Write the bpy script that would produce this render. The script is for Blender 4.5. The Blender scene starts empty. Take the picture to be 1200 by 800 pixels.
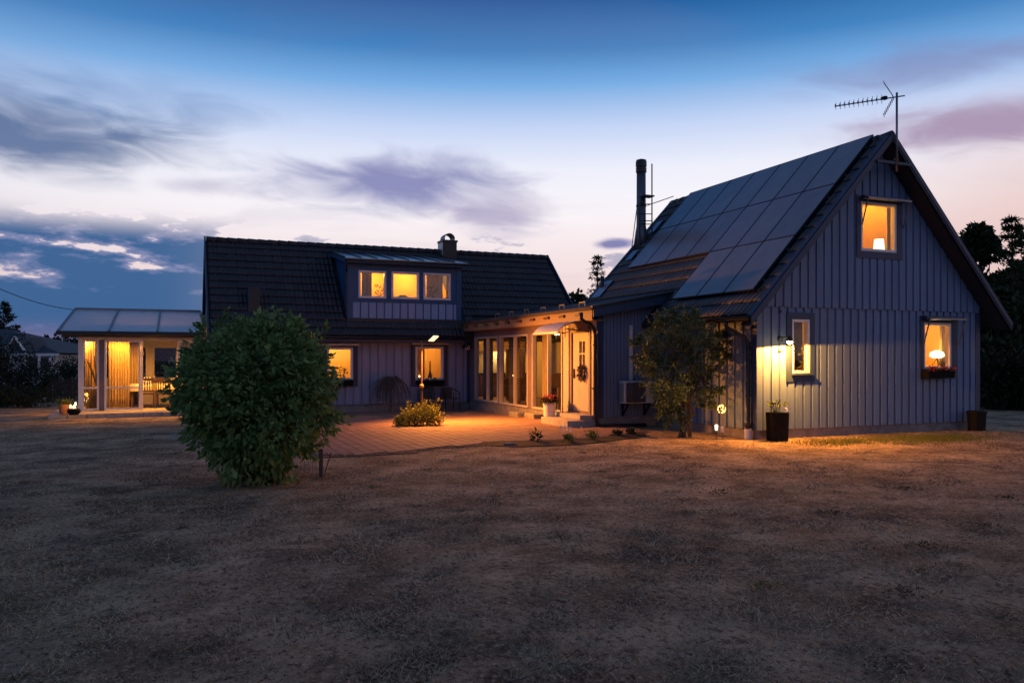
import bpy, math, random
import numpy as np
from mathutils import Vector, Matrix
random.seed(7); RNG = np.random.default_rng(7)
sc = bpy.context.scene
COL = sc.collection
rad = math.radians

# ------------------------------------------------------------------ camera
FPX, CX, HY, CAMZ, YAW = 930.0, 600.0, 418.0, 1.73, rad(22.75)
cd = bpy.data.cameras.new('camera'); cam = bpy.data.objects.new('camera', cd); COL.objects.link(cam)
cd.sensor_width = 36; cd.lens = FPX / 1200 * 36; cd.shift_y = (HY - 400) / 1200
cd.clip_start = .05; cd.clip_end = 2000
cam.location = (0, 0, CAMZ); cam.rotation_euler = (math.pi/2, 0, -YAW)
sc.camera = cam
# ------------------------------------------------------------------ world: dusk sky
w = bpy.data.worlds.new('World'); sc.world = w; w.use_nodes = True
def build_sky():
    nt = w.node_tree; N = nt.nodes; L = nt.links
    bg = N['Background']
    def node(t, **k):
        n = N.new(t)
        for a, b in k.items(): setattr(n, a, b)
        return n
    def math_(op, a, b=None, c=None, clamp=False):
        n = node('ShaderNodeMath', operation=op, use_clamp=clamp)
        for i, v in enumerate((a, b, c)):
            if v is None: continue
            if isinstance(v, (int, float)): n.inputs[i].default_value = v
            else: L.new(v, n.inputs[i])
        return n.outputs[0]
    def rng(v, a, b, c=0., d=1.):
        n = node('ShaderNodeMapRange', interpolation_type='SMOOTHSTEP')
        L.new(v, n.inputs[0])
        for i, x in enumerate((a, b, c, d)): n.inputs[i+1].default_value = x
        return n.outputs[0]
    def mix(f, a, b, bt='MIX'):
        n = node('ShaderNodeMix', data_type='RGBA', blend_type=bt)
        for s, v in ((n.inputs[0], f), (n.inputs[6], a), (n.inputs[7], b)):
            if isinstance(v, (int, float)): s.default_value = v
            elif isinstance(v, tuple): s.default_value = (*v, 1)
            else: L.new(v, s)
        return n.outputs[2]
    tc = node('ShaderNodeTexCoord')
    sep = node('ShaderNodeSeparateXYZ'); L.new(tc.outputs['Generated'], sep.inputs[0])
    x, y, z = sep.outputs
    zc = math_('MAXIMUM', z, 0.0)
    def ramp(stops):
        r = node('ShaderNodeValToRGB'); L.new(zc, r.inputs[0]); e = r.color_ramp.elements
        e[0].position, e[0].color = stops[0][0], (*stops[0][1], 1)
        e[1].position, e[1].color = stops[-1][0], (*stops[-1][1], 1)
        for p, c in stops[1:-1]:
            q = e.new(p); q.color = (*c, 1)
        return r.outputs[0]
    # afterglow side
    glow = ramp([(0, (.60, .40, .40)), (.05, (.84, .63, .60)), (.126, (.91, .77, .78)), (.178, (.96, .91, .94)), (.228, (.85, .86, .96)), (.277, (.55, .66, .91)),
                 (.323, (.19, .42, .77)), (.36, (.056, .225, .53)), (.41, (.012, .10, .32)), (.5, (.016, .09, .28)), (1, (.06, .11, .24))])
    # the side away from the afterglow
    away = ramp([(0, (.20, .19, .30)), (.1, (.30, .28, .42)), (.25, (.20, .26, .46)), (.5, (.09, .16, .34)), (1, (.06, .11, .24))])
    gd = (math.sin(rad(27)), math.cos(rad(27)))
    d = math_('ADD', math_('MULTIPLY', x, gd[0]), math_('MULTIPLY', y, gd[1]))
    hl = math_('SQRT', math_('ADD', math_('MULTIPLY', x, x), math_('MULTIPLY', y, y)))
    daz = math_('DIVIDE', d, math_('MAXIMUM', hl, .001))
    col = mix(rng(daz, .2, .99), away, glow)
    # pinker to the right of the glow
    rgt = math_('SUBTRACT', math_('MULTIPLY', x, gd[1]), math_('MULTIPLY', y, gd[0]))
    pink = mix(rng(math_('MULTIPLY', rng(rgt, .12, .55), rng(zc, .34, .10)), 0, 1, 0, .8), col, (.80, .54, .50))
    # the sky texture adds the deep blue of the upper dusk sky
    st = node('ShaderNodeTexSky', sky_type='NISHITA'); st.sun_disc = False
    st.sun_elevation = rad(0.5); st.sun_rotation = rad(27); st.ozone_density = 4; st.dust_density = .4
    col = mix(.012, pink, st.outputs[0], 'ADD')
    # high thin streaks
    zz = math_('ADD', z, .10)
    u = math_('DIVIDE', math_('ADD', math_('MULTIPLY', x, .92), math_('MULTIPLY', y, -.39)), zz)
    v = math_('DIVIDE', math_('ADD', math_('MULTIPLY', x, .39), math_('MULTIPLY', y, .92)), zz)
    cv = node('ShaderNodeCombineXYZ'); L.new(math_('MULTIPLY', u, .55), cv.inputs[0]); L.new(v, cv.inputs[1]); cv.inputs[2].default_value = 3.3
    n1 = node('ShaderNodeTexNoise'); n1.inputs['Scale'].default_value = .9; n1.inputs['Detail'].default_value = 7; n1.inputs['Roughness'].default_value = .55; n1.inputs['Distortion'].default_value = .6
    L.new(cv.outputs[0], n1.inputs['Vector'])
    streak = math_('MULTIPLY', rng(n1.outputs[0], .51, .68), rng(zc, .06, .14))
    streak = math_('MULTIPLY', streak, rng(zc, .50, .36))
    col = mix(math_('MULTIPLY', streak, .16), col, (.22, .22, .40))
    # separate soft cloud patches: azimuth, elevation, half sizes (degrees), weight
    azd = node('ShaderNodeMath', operation='ARCTAN2'); L.new(x, azd.inputs[0]); L.new(y, azd.inputs[1])
    A = math_('MULTIPLY', azd.outputs[0], 57.2958); E = math_('MULTIPLY', math_('ARCSINE', z), 57.2958)
    cv3 = node('ShaderNodeCombineXYZ'); L.new(math_('MULTIPLY', A, .16), cv3.inputs[0]); L.new(math_('MULTIPLY', math_('ADD', E, math_('MULTIPLY', A, .09)), .50), cv3.inputs[1])
    n3 = node('ShaderNodeTexNoise'); n3.inputs['Scale'].default_value = 1.0; n3.inputs['Detail'].default_value = 6; n3.inputs['Roughness'].default_value = .52; n3.inputs['Distortion'].default_value = .8
    L.new(cv3.outputs[0], n3.inputs['Vector'])
    for (a0, e0, sa, se, wt, cc) in ((14.0, 12.2, 8.5, 2.0, 1.0, (.27, .28, .51)), (21.5, 10.2, 4.0, 1.6, .8, (.40, .36, .55)), (-10, 13.8, 10.5, 2.6, .9, (.075, .14, .31)), (-4, 16.2, 9, 1.6, .4, (.12, .26, .52)), (.8, 11.3, 2.6, .7, .55, (.42, .38, .55)),
                                     (54, 14.2, 8, 1.5, .9, (.38, .27, .42)), (50, 18, 8, 1.4, .6, (.22, .24, .46)), (30, 8.0, 1.5, .36, 1.1, (.24, .24, .46)), (70, 10, 9, 2, .8, (.36, .27, .42)), (-28, 11, 12, 3, .8, (.15, .17, .33)), (100, 14, 20, 3, .7, (.2, .2, .35)), (-70, 15, 20, 4, .7, (.15, .18, .33))):
        ea = math_('DIVIDE', math_('SUBTRACT', A, a0), sa); ee = math_('DIVIDE', math_('SUBTRACT', E, e0), se)
        g = math_('EXPONENT', math_('MULTIPLY', math_('ADD', math_('MULTIPLY', ea, ea), math_('MULTIPLY', ee, ee)), -1.0))
        dn = math_('ADD', math_('MULTIPLY', g, .80), math_('MULTIPLY', math_('SUBTRACT', n3.outputs[0], .5), 1.05))
        dn = math_('MULTIPLY', rng(dn, .05, .80), math_('MULTIPLY', rng(g, .02, .3), wt))
        col = mix(dn, col, cc)
    # low banks of cloud, thicker to the left of the glow
    az = node('ShaderNodeMath', operation='ARCTAN2'); L.new(x, az.inputs[0]); L.new(y, az.inputs[1])
    cv2 = node('ShaderNodeCombineXYZ'); L.new(math_('MULTIPLY', az.outputs[0], 11.0), cv2.inputs[0]); L.new(math_('MULTIPLY', z, 34.0), cv2.inputs[1]); cv2.inputs[2].default_value = 1.7
    n2 = node('ShaderNodeTexNoise'); n2.inputs['Scale'].default_value = 1.1; n2.inputs['Detail'].default_value = 8; n2.inputs['Roughness'].default_value = .58
    L.new(cv2.outputs[0], n2.inputs['Vector'])
    leftw = rng(az.outputs[0], rad(14), rad(-2))      # 1 to the left
    top = math_('ADD', math_('SUBTRACT', .088, math_('MULTIPLY', rng(az.outputs[0], rad(32), rad(42)), .05)), math_('MULTIPLY', leftw, .055))
    hgt = math_('SUBTRACT', top, zc)
    dens = math_('ADD', math_('ADD', math_('MULTIPLY', hgt, 5.2), math_('MULTIPLY', math_('SUBTRACT', n2.outputs[0], .5), 3.2)), math_('MULTIPLY', leftw, .30))
    low = math_('MULTIPLY', rng(dens, .02, .18), rng(zc, .17, .13))
    lowcol = mix(rng(dens, .02, .5), (.26, .28, .48), (.028, .115, .29))
    lowcol = mix(rng(zc, .05, .0), lowcol, (.20, .16, .30))
    col = mix(math_('MULTIPLY', low, math_('ADD', .55, math_('MULTIPLY', leftw, .42))), col, lowcol)
    L.new(col, bg.inputs[0]); bg.inputs[1].default_value = 1.0
build_sky()
# faint afterglow: the sun is already down
sl = bpy.data.lights.new('sun', 'SUN'); so = bpy.data.objects.new('sun', sl); COL.objects.link(so)
sl.energy = .04; sl.angle = rad(20); sl.color = (1, .75, .65)
so.rotation_euler = (rad(85), 0, rad(180 - 27)); so.location = (0, 0, 30)
sc.view_settings.view_transform = 'Standard'; sc.view_settings.look = 'None'; sc.view_settings.gamma = 1
sc.view_settings.exposure = 0.0
sc.view_settings.use_curve_mapping = False
sc.cycles.use_denoising = True
sc.cycles.max_bounces = 8; sc.cycles.transparent_max_bounces = 16
sc.cycles.sample_clamp_indirect = 4; sc.cycles.caustics_reflective = False; sc.cycles.caustics_refractive = False

# ------------------------------------------------------------------ helpers
_F = np.array([math.sin(YAW), math.cos(YAW), 0]); _R = np.array([math.cos(YAW), -math.sin(YAW), 0])
_C = np.array([0, 0, CAMZ])
def on(px, py, ax, c):
    """the point where the line of sight of a photo pixel meets the plane ax = c"""
    d = _F + _R*((px-CX)/FPX) + np.array([0, 0, (HY-py)/FPX]); i = 'XYZ'.index(ax)
    return Vector(_C + d*((c-_C[i])/d[i]))
def ss(x, a, b):
    t = min(1, max(0, (x-a)/(b-a))); return t*t*(3-2*t)
def gz(x, y):
    return -.12*ss(y, 18, 25)*ss(x, 1, 4)

MATS = {}
def mat(name, col, rough=.6, var=.12, scale=4., bump=0., bscale=40., metal=0., spec=.5, stretch=(1, 1, 1), rnd=0., emit=None, est=0., transl=0., col2=None, coat=0.):
    m = bpy.data.materials.new(name); m.use_nodes = True; nt = m.node_tree; N = nt.nodes; L = nt.links
    b = N['Principled BSDF']; b.inputs['Roughness'].default_value = rough; b.inputs['Metallic'].default_value = metal
    b.inputs['Specular IOR Level'].default_value = spec; b.inputs['Coat Weight'].default_value = coat
    tc = N.new('ShaderNodeTexCoord'); mp = N.new('ShaderNodeMapping'); mp.inputs['Scale'].default_value = stretch
    L.new(tc.outputs['Object'], mp.inputs[0])
    nz = N.new('ShaderNodeTexNoise'); nz.inputs['Scale'].default_value = scale; nz.inputs['Detail'].default_value = 5
    L.new(mp.outputs[0], nz.inputs['Vector'])
    mr = N.new('ShaderNodeMapRange'); L.new(nz.outputs[0], mr.inputs[0])
    mr.inputs[1].default_value = .3; mr.inputs[2].default_value = .7
    mx = N.new('ShaderNodeMix'); mx.data_type = 'RGBA'; L.new(mr.outputs[0], mx.inputs[0])
    c2 = col2 or tuple(min(1, c*(1+var)) for c in col)
    mx.inputs[6].default_value = (*[c*(1-var) for c in col], 1); mx.inputs[7].default_value = (*c2, 1)
    out = mx.outputs[2]
    if rnd:
        oi = N.new('ShaderNodeObjectInfo'); r2 = N.new('ShaderNodeMapRange'); L.new(oi.outputs['Random'], r2.inputs[0])
        r2.inputs[3].default_value = 1-rnd; r2.inputs[4].default_value = 1+rnd
        hs = N.new('ShaderNodeHueSaturation'); L.new(r2.outputs[0], hs.inputs['Value']); L.new(out, hs.inputs['Color']); out = hs.outputs[0]
    L.new(out, b.inputs['Base Color'])
    if bump:
        n2 = N.new('ShaderNodeTexNoise'); n2.inputs['Scale'].default_value = bscale; n2.inputs['Detail'].default_value = 4
        L.new(mp.outputs[0], n2.inputs['Vector'])
        bp = N.new('ShaderNodeBump'); bp.inputs['Strength'].default_value = bump; bp.inputs['Distance'].default_value = .02
        L.new(n2.outputs[0], bp.inputs['Height']); L.new(bp.outputs[0], b.inputs['Normal'])
    if emit:
        b.inputs['Emission Color'].default_value = (*emit, 1); b.inputs['Emission Strength'].default_value = est
    if transl:
        tr = N.new('ShaderNodeBsdfTranslucent'); L.new(out, tr.inputs[0])
        ms = N.new('ShaderNodeMixShader'); ms.inputs[0].default_value = transl
        L.new(b.outputs[0], ms.inputs[1]); L.new(tr.outputs[0], ms.inputs[2]); L.new(ms.outputs[0], N['Material Output'].inputs[0])
    MATS[name] = m
    return m
def glass(name, tint=(.93, .95, .95), refl=1.0):
    m = bpy.data.materials.new(name); m.use_nodes = True; nt = m.node_tree; N = nt.nodes; L = nt.links
    N.remove(N['Principled BSDF'])
    t = N.new('ShaderNodeBsdfTransparent'); t.inputs[0].default_value = (*tint, 1)
    g = N.new('ShaderNodeBsdfGlossy'); g.inputs['Roughness'].default_value = .01
    ge = N.new('ShaderNodeNewGeometry'); dt = N.new('ShaderNodeVectorMath'); dt.operation = 'DOT_PRODUCT'
    L.new(ge.outputs['Normal'], dt.inputs[0]); L.new(ge.outputs['Incoming'], dt.inputs[1])
    def mth(op, a, b=None):
        n = N.new('ShaderNodeMath'); n.operation = op
        for i, v in enumerate((a, b)):
            if v is None: continue
            if isinstance(v, (int, float)): n.inputs[i].default_value = v
            else: L.new(v, n.inputs[i])
        return n.outputs[0]
    sch = mth('POWER', mth('SUBTRACT', 1.0, mth('ABSOLUTE', dt.outputs['Value'])), 5.0)
    mu = N.new('ShaderNodeMath'); mu.operation = 'MULTIPLY_ADD'; mu.inputs[1].default_value = .9*refl; mu.inputs[2].default_value = .045*refl; L.new(sch, mu.inputs[0])
    mx = N.new('ShaderNodeMixShader'); L.new(mu.outputs[0], mx.inputs[0]); L.new(t.outputs[0], mx.inputs[1]); L.new(g.outputs[0], mx.inputs[2])
    L.new(mx.outputs[0], N['Material Output'].inputs[0]); MATS[name] = m
    return m
def leafmat(name, a, b, transl=.25, rough=.55):
    m = bpy.data.materials.new(name); m.use_nodes = True; nt = m.node_tree; N = nt.nodes; L = nt.links
    at = N.new('ShaderNodeAttribute'); at.attribute_name = 'tint'
    mx = N.new('ShaderNodeMix'); mx.data_type = 'RGBA'; L.new(at.outputs['Fac'], mx.inputs[0])
    mx.inputs[6].default_value = (*a, 1); mx.inputs[7].default_value = (*b, 1)
    p = N['Principled BSDF']; p.inputs['Roughness'].default_value = rough; p.inputs['Specular IOR Level'].default_value = .3
    L.new(mx.outputs[2], p.inputs['Base Color'])
    tr = N.new('ShaderNodeBsdfTranslucent'); L.new(mx.outputs[2], tr.inputs[0])
    ms = N.new('ShaderNodeMixShader'); ms.inputs[0].default_value = transl
    L.new(p.outputs[0], ms.inputs[1]); L.new(tr.outputs[0], ms.inputs[2]); L.new(ms.outputs[0], N['Material Output'].inputs[0])
    MATS[name] = m
    return m
def glow(name, col, st):
    m = bpy.data.materials.new(name); m.use_nodes = True; N = m.node_tree.nodes
    N.remove(N['Principled BSDF']); e = N.new('ShaderNodeEmission'); e.inputs[0].default_value = (*col, 1); e.inputs[1].default_value = st
    m.node_tree.links.new(e.outputs[0], N['Material Output'].inputs[0]); MATS[name] = m
    return m

def link(o, parent=None):
    COL.objects.link(o)
    if parent is not None:
        o.parent = parent
        if parent.type == 'EMPTY': o.matrix_parent_inverse = Matrix.Translation(-parent.location)
    return o
def tag(o, label=None, cat=None, group=None, kind=None):
    if label: o['label'] = label
    if cat: o['category'] = cat
    if group: o['group'] = group
    if kind: o['kind'] = kind
    return o
def thing(name, label, cat, loc=(0, 0, 0), group=None):
    o = bpy.data.objects.new(name, None); o.location = loc; o.empty_display_size = .1; COL.objects.link(o)
    return tag(o, label, cat, group)

class MB:
    def __init__(s): s.v = []; s.f = []
    def add(s, vs, fs):
        n = len(s.v); s.v += [tuple(p) for p in vs]; s.f += [tuple(i+n for i in q) for q in fs]; return s
    def box(s, x0, x1, y0, y1, z0, z1):
        x0, x1 = sorted((x0, x1)); y0, y1 = sorted((y0, y1)); z0, z1 = sorted((z0, z1))
        return s.add([(x0, y0, z0), (x1, y0, z0), (x1, y1, z0), (x0, y1, z0), (x0, y0, z1), (x1, y0, z1), (x1, y1, z1), (x0, y1, z1)],
                     [(0, 3, 2, 1), (4, 5, 6, 7), (0, 1, 5, 4), (1, 2, 6, 5), (2, 3, 7, 6), (3, 0, 4, 7)])
    def prism(s, poly, off):
        """polygon of 3-D points swept by the vector off"""
        n = len(poly); off = Vector(off); a = [Vector(p) for p in poly]; b = [p+off for p in a]
        return s.add(a+b, [tuple(range(n))[::-1], tuple(range(n, 2*n))] + [(i, (i+1) % n, n+(i+1) % n, n+i) for i in range(n)])
    def bar(s, p, q, wd, hg, up=(0, 0, 1)):
        p, q = Vector(p), Vector(q); d = (q-p).normalized(); r = d.cross(Vector(up))
        if r.length < 1e-4: r = d.cross(Vector((0, 1, 0)))
        r.normalize(); u = r.cross(d)
        return s.prism([p+r*wd/2+u*hg/2, p-r*wd/2+u*hg/2, p-r*wd/2-u*hg/2, p+r*wd/2-u*hg/2], q-p)
    def tube(s, pts, r, n=8, cap=True):
        pts = [Vector(p) for p in pts]; rs = r if isinstance(r, (list, tuple)) else [r]*len(pts)
        base = len(s.v); up = Vector((.123, .237, .96)); prev = None
        for i, p in enumerate(pts):
            d = (pts[min(i+1, len(pts)-1)] - pts[max(i-1, 0)]).normalized()
            a = prev - d*prev.dot(d) if prev is not None else d.cross(up)
            if a.length < 1e-4: a = d.cross(Vector((1, 0, 0)))
            a.normalize(); prev = a; b = d.cross(a)
            for k in range(n):
                t = 2*math.pi*k/n; q = p + (a*math.cos(t) + b*math.sin(t))*rs[i]; s.v.append(tuple(q))
        for i in range(len(pts)-1):
            for k in range(n):
                s.f.append((base+i*n+k, base+i*n+(k+1) % n, base+(i+1)*n+(k+1) % n, base+(i+1)*n+k))
        if cap:
            s.f.append(tuple(base+k for k in range(n))[::-1]); e = base+(len(pts)-1)*n; s.f.append(tuple(e+k for k in range(n)))
        return s
    def lathe(s, c, prof, n=20):
        """prof: list of (radius, z) around the vertical axis through c"""
        base = len(s.v); m = len(prof)
        for r, z in prof:
            for k in range(n):
                t = 2*math.pi*k/n; s.v.append((c[0]+r*math.cos(t), c[1]+r*math.sin(t), c[2]+z))
        for i in range(m-1):
            for k in range(n): s.f.append((base+i*n+k, base+i*n+(k+1) % n, base+(i+1)*n+(k+1) % n, base+(i+1)*n+k))
        s.f.append(tuple(base+k for k in range(n))[::-1]); s.f.append(tuple(base+(m-1)*n+k for k in range(n)))
        return s
    def build(s, name, m, parent=None, smooth=False, bevel=0):
        me = bpy.data.meshes.new(name); me.from_pydata(s.v, [], s.f)
        me.materials.append(MATS[m] if isinstance(m, str) else m)
        if smooth: me.shade_smooth()
        o = bpy.data.objects.new(name, me); link(o, parent)
        if bevel:
            b = o.modifiers.new('b', 'BEVEL'); b.width = bevel; b.segments = 2; b.limit_method = 'ANGLE'
        return o
def np_mesh(name, verts, faces, m, parent=None, tint=None, smooth=False):
    """big meshes straight from arrays; faces: (n, k)"""
    me = bpy.data.meshes.new(name); k = faces.shape[1]
    me.vertices.add(len(verts)); me.vertices.foreach_set('co', np.ascontiguousarray(verts, dtype=np.float32).ravel())
    me.loops.add(faces.size); me.loops.foreach_set('vertex_index', np.ascontiguousarray(faces, dtype=np.int32).ravel())
    me.polygons.add(len(faces)); me.polygons.foreach_set('loop_start', np.arange(0, faces.size, k, dtype=np.int32))
    me.update(calc_edges=True)
    if tint is not None:
        a = me.attributes.new('tint', 'FLOAT', 'FACE'); a.data.foreach_set('value', np.ascontiguousarray(tint, dtype=np.float32))
    me.materials.append(MATS[m] if isinstance(m, str) else m)
    if smooth: me.shade_smooth()
    o = bpy.data.objects.new(name, me); return link(o, parent)
def leaves(name, pts, dirs, size, m, parent=None, aspect=.45, droop=.3, jitter=.7, tint=None, fold=.25):
    """leaf shapes (two bent halves) at pts, pointing roughly along dirs"""
    n = len(pts); d = dirs + RNG.normal(0, jitter, (n, 3)); d[:, 2] -= droop
    d /= np.linalg.norm(d, axis=1, keepdims=True)+1e-9
    r = np.cross(d, RNG.normal(0, 1, (n, 3))); r /= np.linalg.norm(r, axis=1, keepdims=True)+1e-9
    nn = np.cross(r, d)
    L = (size*RNG.uniform(.6, 1.3, n))[:, None]; W = L*aspect
    a = pts; t = pts + d*L; m1 = pts + d*L*.45
    v = np.stack([a, m1 + r*W*.5 + nn*W*fold, t, m1 - r*W*.5 + nn*W*fold, m1 + d*L*.02], 1).reshape(-1, 3)
    i = np.arange(n)*5
    f = np.concatenate([np.stack([i, i+4, i+1], 1), np.stack([i+4, i+2, i+1], 1), np.stack([i, i+3, i+4], 1), np.stack([i+4, i+3, i+2], 1)])
    if tint is None: tint = RNG.random(n)
    return np_mesh(name, v, f, m, parent, np.tile(tint, 4))

# ------------------------------------------------------------------ materials
WARM = (1.0, .50, .13); AMBER = (1.0, .40, .06)
mat('siding', (.108, .175, .305), .55, .12, 3, .25, 30, stretch=(6, 6, .5), rnd=.05)
mat('siding_back', (.082, .135, .24), .6, .10, 3, .25, 30, stretch=(6, 6, .5))
mat('trim_blue', (.022, .042, .092), .5, .15, 4, .1, 40, stretch=(3, 3, .6), rnd=.05)
mat('barge_blue', (.020, .042, .085), .5, .15, 4, .1, 40)
mat('siding_left', (.225, .25, .36), .55, .12, 3, .25, 30, stretch=(6, 6, .5), rnd=.05)
mat('siding_left_back', (.17, .19, .28), .6, .10, 3, .2, 30, stretch=(6, 6, .5))
mat('siding_wing', (.125, .175, .275), .55, .10, 3, .2, 30, stretch=(6, 6, .5))
mat('siding_dormer', (.20, .31, .50), .55, .10, 3, .2, 30, stretch=(6, 6, .5), rnd=.05)
mat('dormer_blue', (.020, .080, .19), .5, .12, 4, .1, 40)
mat('post_brown', (.17, .13, .14), .55, .12, 5)
mat('white', (.72, .70, .70), .4, .05, 6)
mat('link_frame', (.42, .39, .38), .4, .05, 6)
mat('cream', (.40, .36, .33), .5, .06, 6)
mat('plinth', (.22, .20, .19), .9, .25, 5, .5, 60)
mat('concrete', (.36, .33, .30), .9, .2, 6, .5, 80)
mat('tile', (.018, .020, .024), .48, .3, 9, .3, 120, rnd=.30, spec=.5)
mat('tile_blue', (.022, .027, .035), .40, .3, 9, .2, 120, rnd=.25, spec=.6)
mat('deck', (.022, .023, .026), .8, .2, 5)
mat('dark_metal', (.011, .012, .015), .4, .2, 8, spec=.5)
mat('sheet_metal', (.30, .33, .36), .30, .10, 5, metal=.7)
mat('flue_steel', (.13, .14, .16), .42, .15, 6, metal=.6)
mat('galv', (.20, .21, .23), .45, .15, 10, metal=.8)
mat('panel_frame', (.045, .047, .05), .35, .1, 8, metal=.4)
mat('panel_cell', (.165, .16, .155), .25, .10, 2.5, spec=.7, coat=.3, rnd=.12)
mat('felt', (.05, .04, .038), .85, .2, 20, .4, 150)
mat('wood_fascia', (.25, .17, .10), .6, .15, 6, .2, 60, stretch=(6, 1, 6))
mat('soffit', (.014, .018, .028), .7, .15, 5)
mat('room_paint', (.80, .60, .30), .8, .05, 3)
mat('room_orange', (.85, .56, .16), .8, .05, 3)
mat('room_floor', (.22, .13, .07), .5, .2, 4)
mat('curtain_cream', (.58, .44, .24), .85, .08, 6, transl=.35)
mat('curtain_grey', (.36, .31, .33), .85, .08, 6, transl=.35)
mat('curtain_dark', (.20, .15, .11), .85, .1, 6, transl=.2)
mat('wood_dark', (.06, .032, .018), .5, .25, 6, stretch=(8, 8, 1))
mat('wood_mid', (.22, .13, .07), .5, .25, 6, stretch=(8, 8, 1))
mat('cloth_white', (.72, .66, .55), .85, .06, 8)
mat('black_plastic', (.006, .006, .007), .7, .2, 10, spec=.2)
mat('black_pot', (.008, .007, .007), .9, .3, 8, .3, 30, spec=.15)
mat('rattan', (.020, .018, .018), .6, .3, 60, .4, 90)
mat('white_pot', (.66, .60, .55), .7, .08, 6, .1, 60)
mat('terracotta', (.40, .17, .07), .8, .15, 6)
mat('soil', (.028, .020, .015), .95, .3, 20, .8, 60)
mat('ac_white', (.55, .53, .52), .4, .05, 5)
mat('ac_dark', (.05, .05, .055), .5, .1, 5)
mat('poly_sheet', (.72, .73, .78), .22, .06, 5, spec=.6, transl=.45)
mat('bark', (.055, .042, .032), .9, .3, 14, .7, 40)
mat('bark_grey', (.10, .085, .07), .9, .3, 14, .7, 40)
mat('paver', (.225, .135, .11), .85, .30, 3, .4, 60, rnd=.14)
mat('patio_bed', (.11, .075, .06), .95, .3, 8, .4, 60)
mat('stone', (.22, .20, .18), .9, .25, 6, .6, 25)
mat('nbr_wall', (.55, .56, .60), .7, .1, 4)
mat('nbr_roof', (.035, .037, .045), .7, .25, 12, .4, 30)
mat('shed_blue', (.30, .42, .55), .6, .1, 4)
mat('fence_wood', (.055, .048, .042), .8, .25, 8)
mat('cable', (.02, .02, .02), .7, .1, 5)
mat('wreath', (.10, .055, .03), .9, .4, 40, .8, 80)
mat('blue_plastic', (.09, .16, .32), .4, .1, 6)
mat('petal_white', (.8, .8, .8), .5, .05, 6)
mat('steel_white', (.6, .6, .62), .35, .1, 6)
glass('window_glass'); glass('clear_glass', (.97, .97, .96), .7)
leafmat('leaf_bush', (.06, .145, .042), (.26, .37, .12), .35)
leafmat('leaf_young', (.09, .17, .03), (.14, .22, .045))
leafmat('leaf_olive', (.045, .085, .035), (.13, .19, .09))
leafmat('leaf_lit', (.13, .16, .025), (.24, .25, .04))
leafmat('leaf_dark', (.012, .022, .010), (.036, .050, .018))
leafmat('leaf_yard', (.014, .032, .012), (.045, .075, .024))
leafmat('leaf_hedge', (.014, .025, .012), (.03, .05, .02))
leafmat('needle', (.012, .020, .012), (.06, .055, .03))
leafmat('petal_red', (.40, .015, .02), (.70, .04, .04))
leafmat('petal_pink', (.45, .04, .10), (.70, .12, .16))
leafmat('twig', (.07, .05, .035), (.12, .09, .06))
leafmat('straw', (.095, .068, .04), (.72, .55, .34), .25, .8)
leafmat('leaf_plant', (.06, .10, .02), (.14, .19, .05))
glow('bulb_warm', (1, .62, .25), 30); glow('bulb_led', (1, .66, .26), 45); glow('lamp_lens', (1, .66, .24), 3.2); glow('shade_glow', (1, .84, .52), 2.4)
glow('flame', (1, .55, .14), 22); glow('string_bulb', (1, .50, .13), 5); glow('downlight_glow', (1, .66, .25), 16)

def lamp_light(kind, name, loc, power, col, parent, size=.05, **k):
    d = bpy.data.lights.new(name, kind); d.energy = power; d.color = col
    if kind in ('POINT', 'SPOT'): d.shadow_soft_size = size
    for a, b in k.items():
        if a not in ('aim',): setattr(d, a, b)
    o = bpy.data.objects.new(name, d); o.location = loc
    if 'aim' in k: o.rotation_euler = Vector(k['aim']).to_track_quat('-Z', 'Y').to_euler()
    return link(o, parent)

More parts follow.
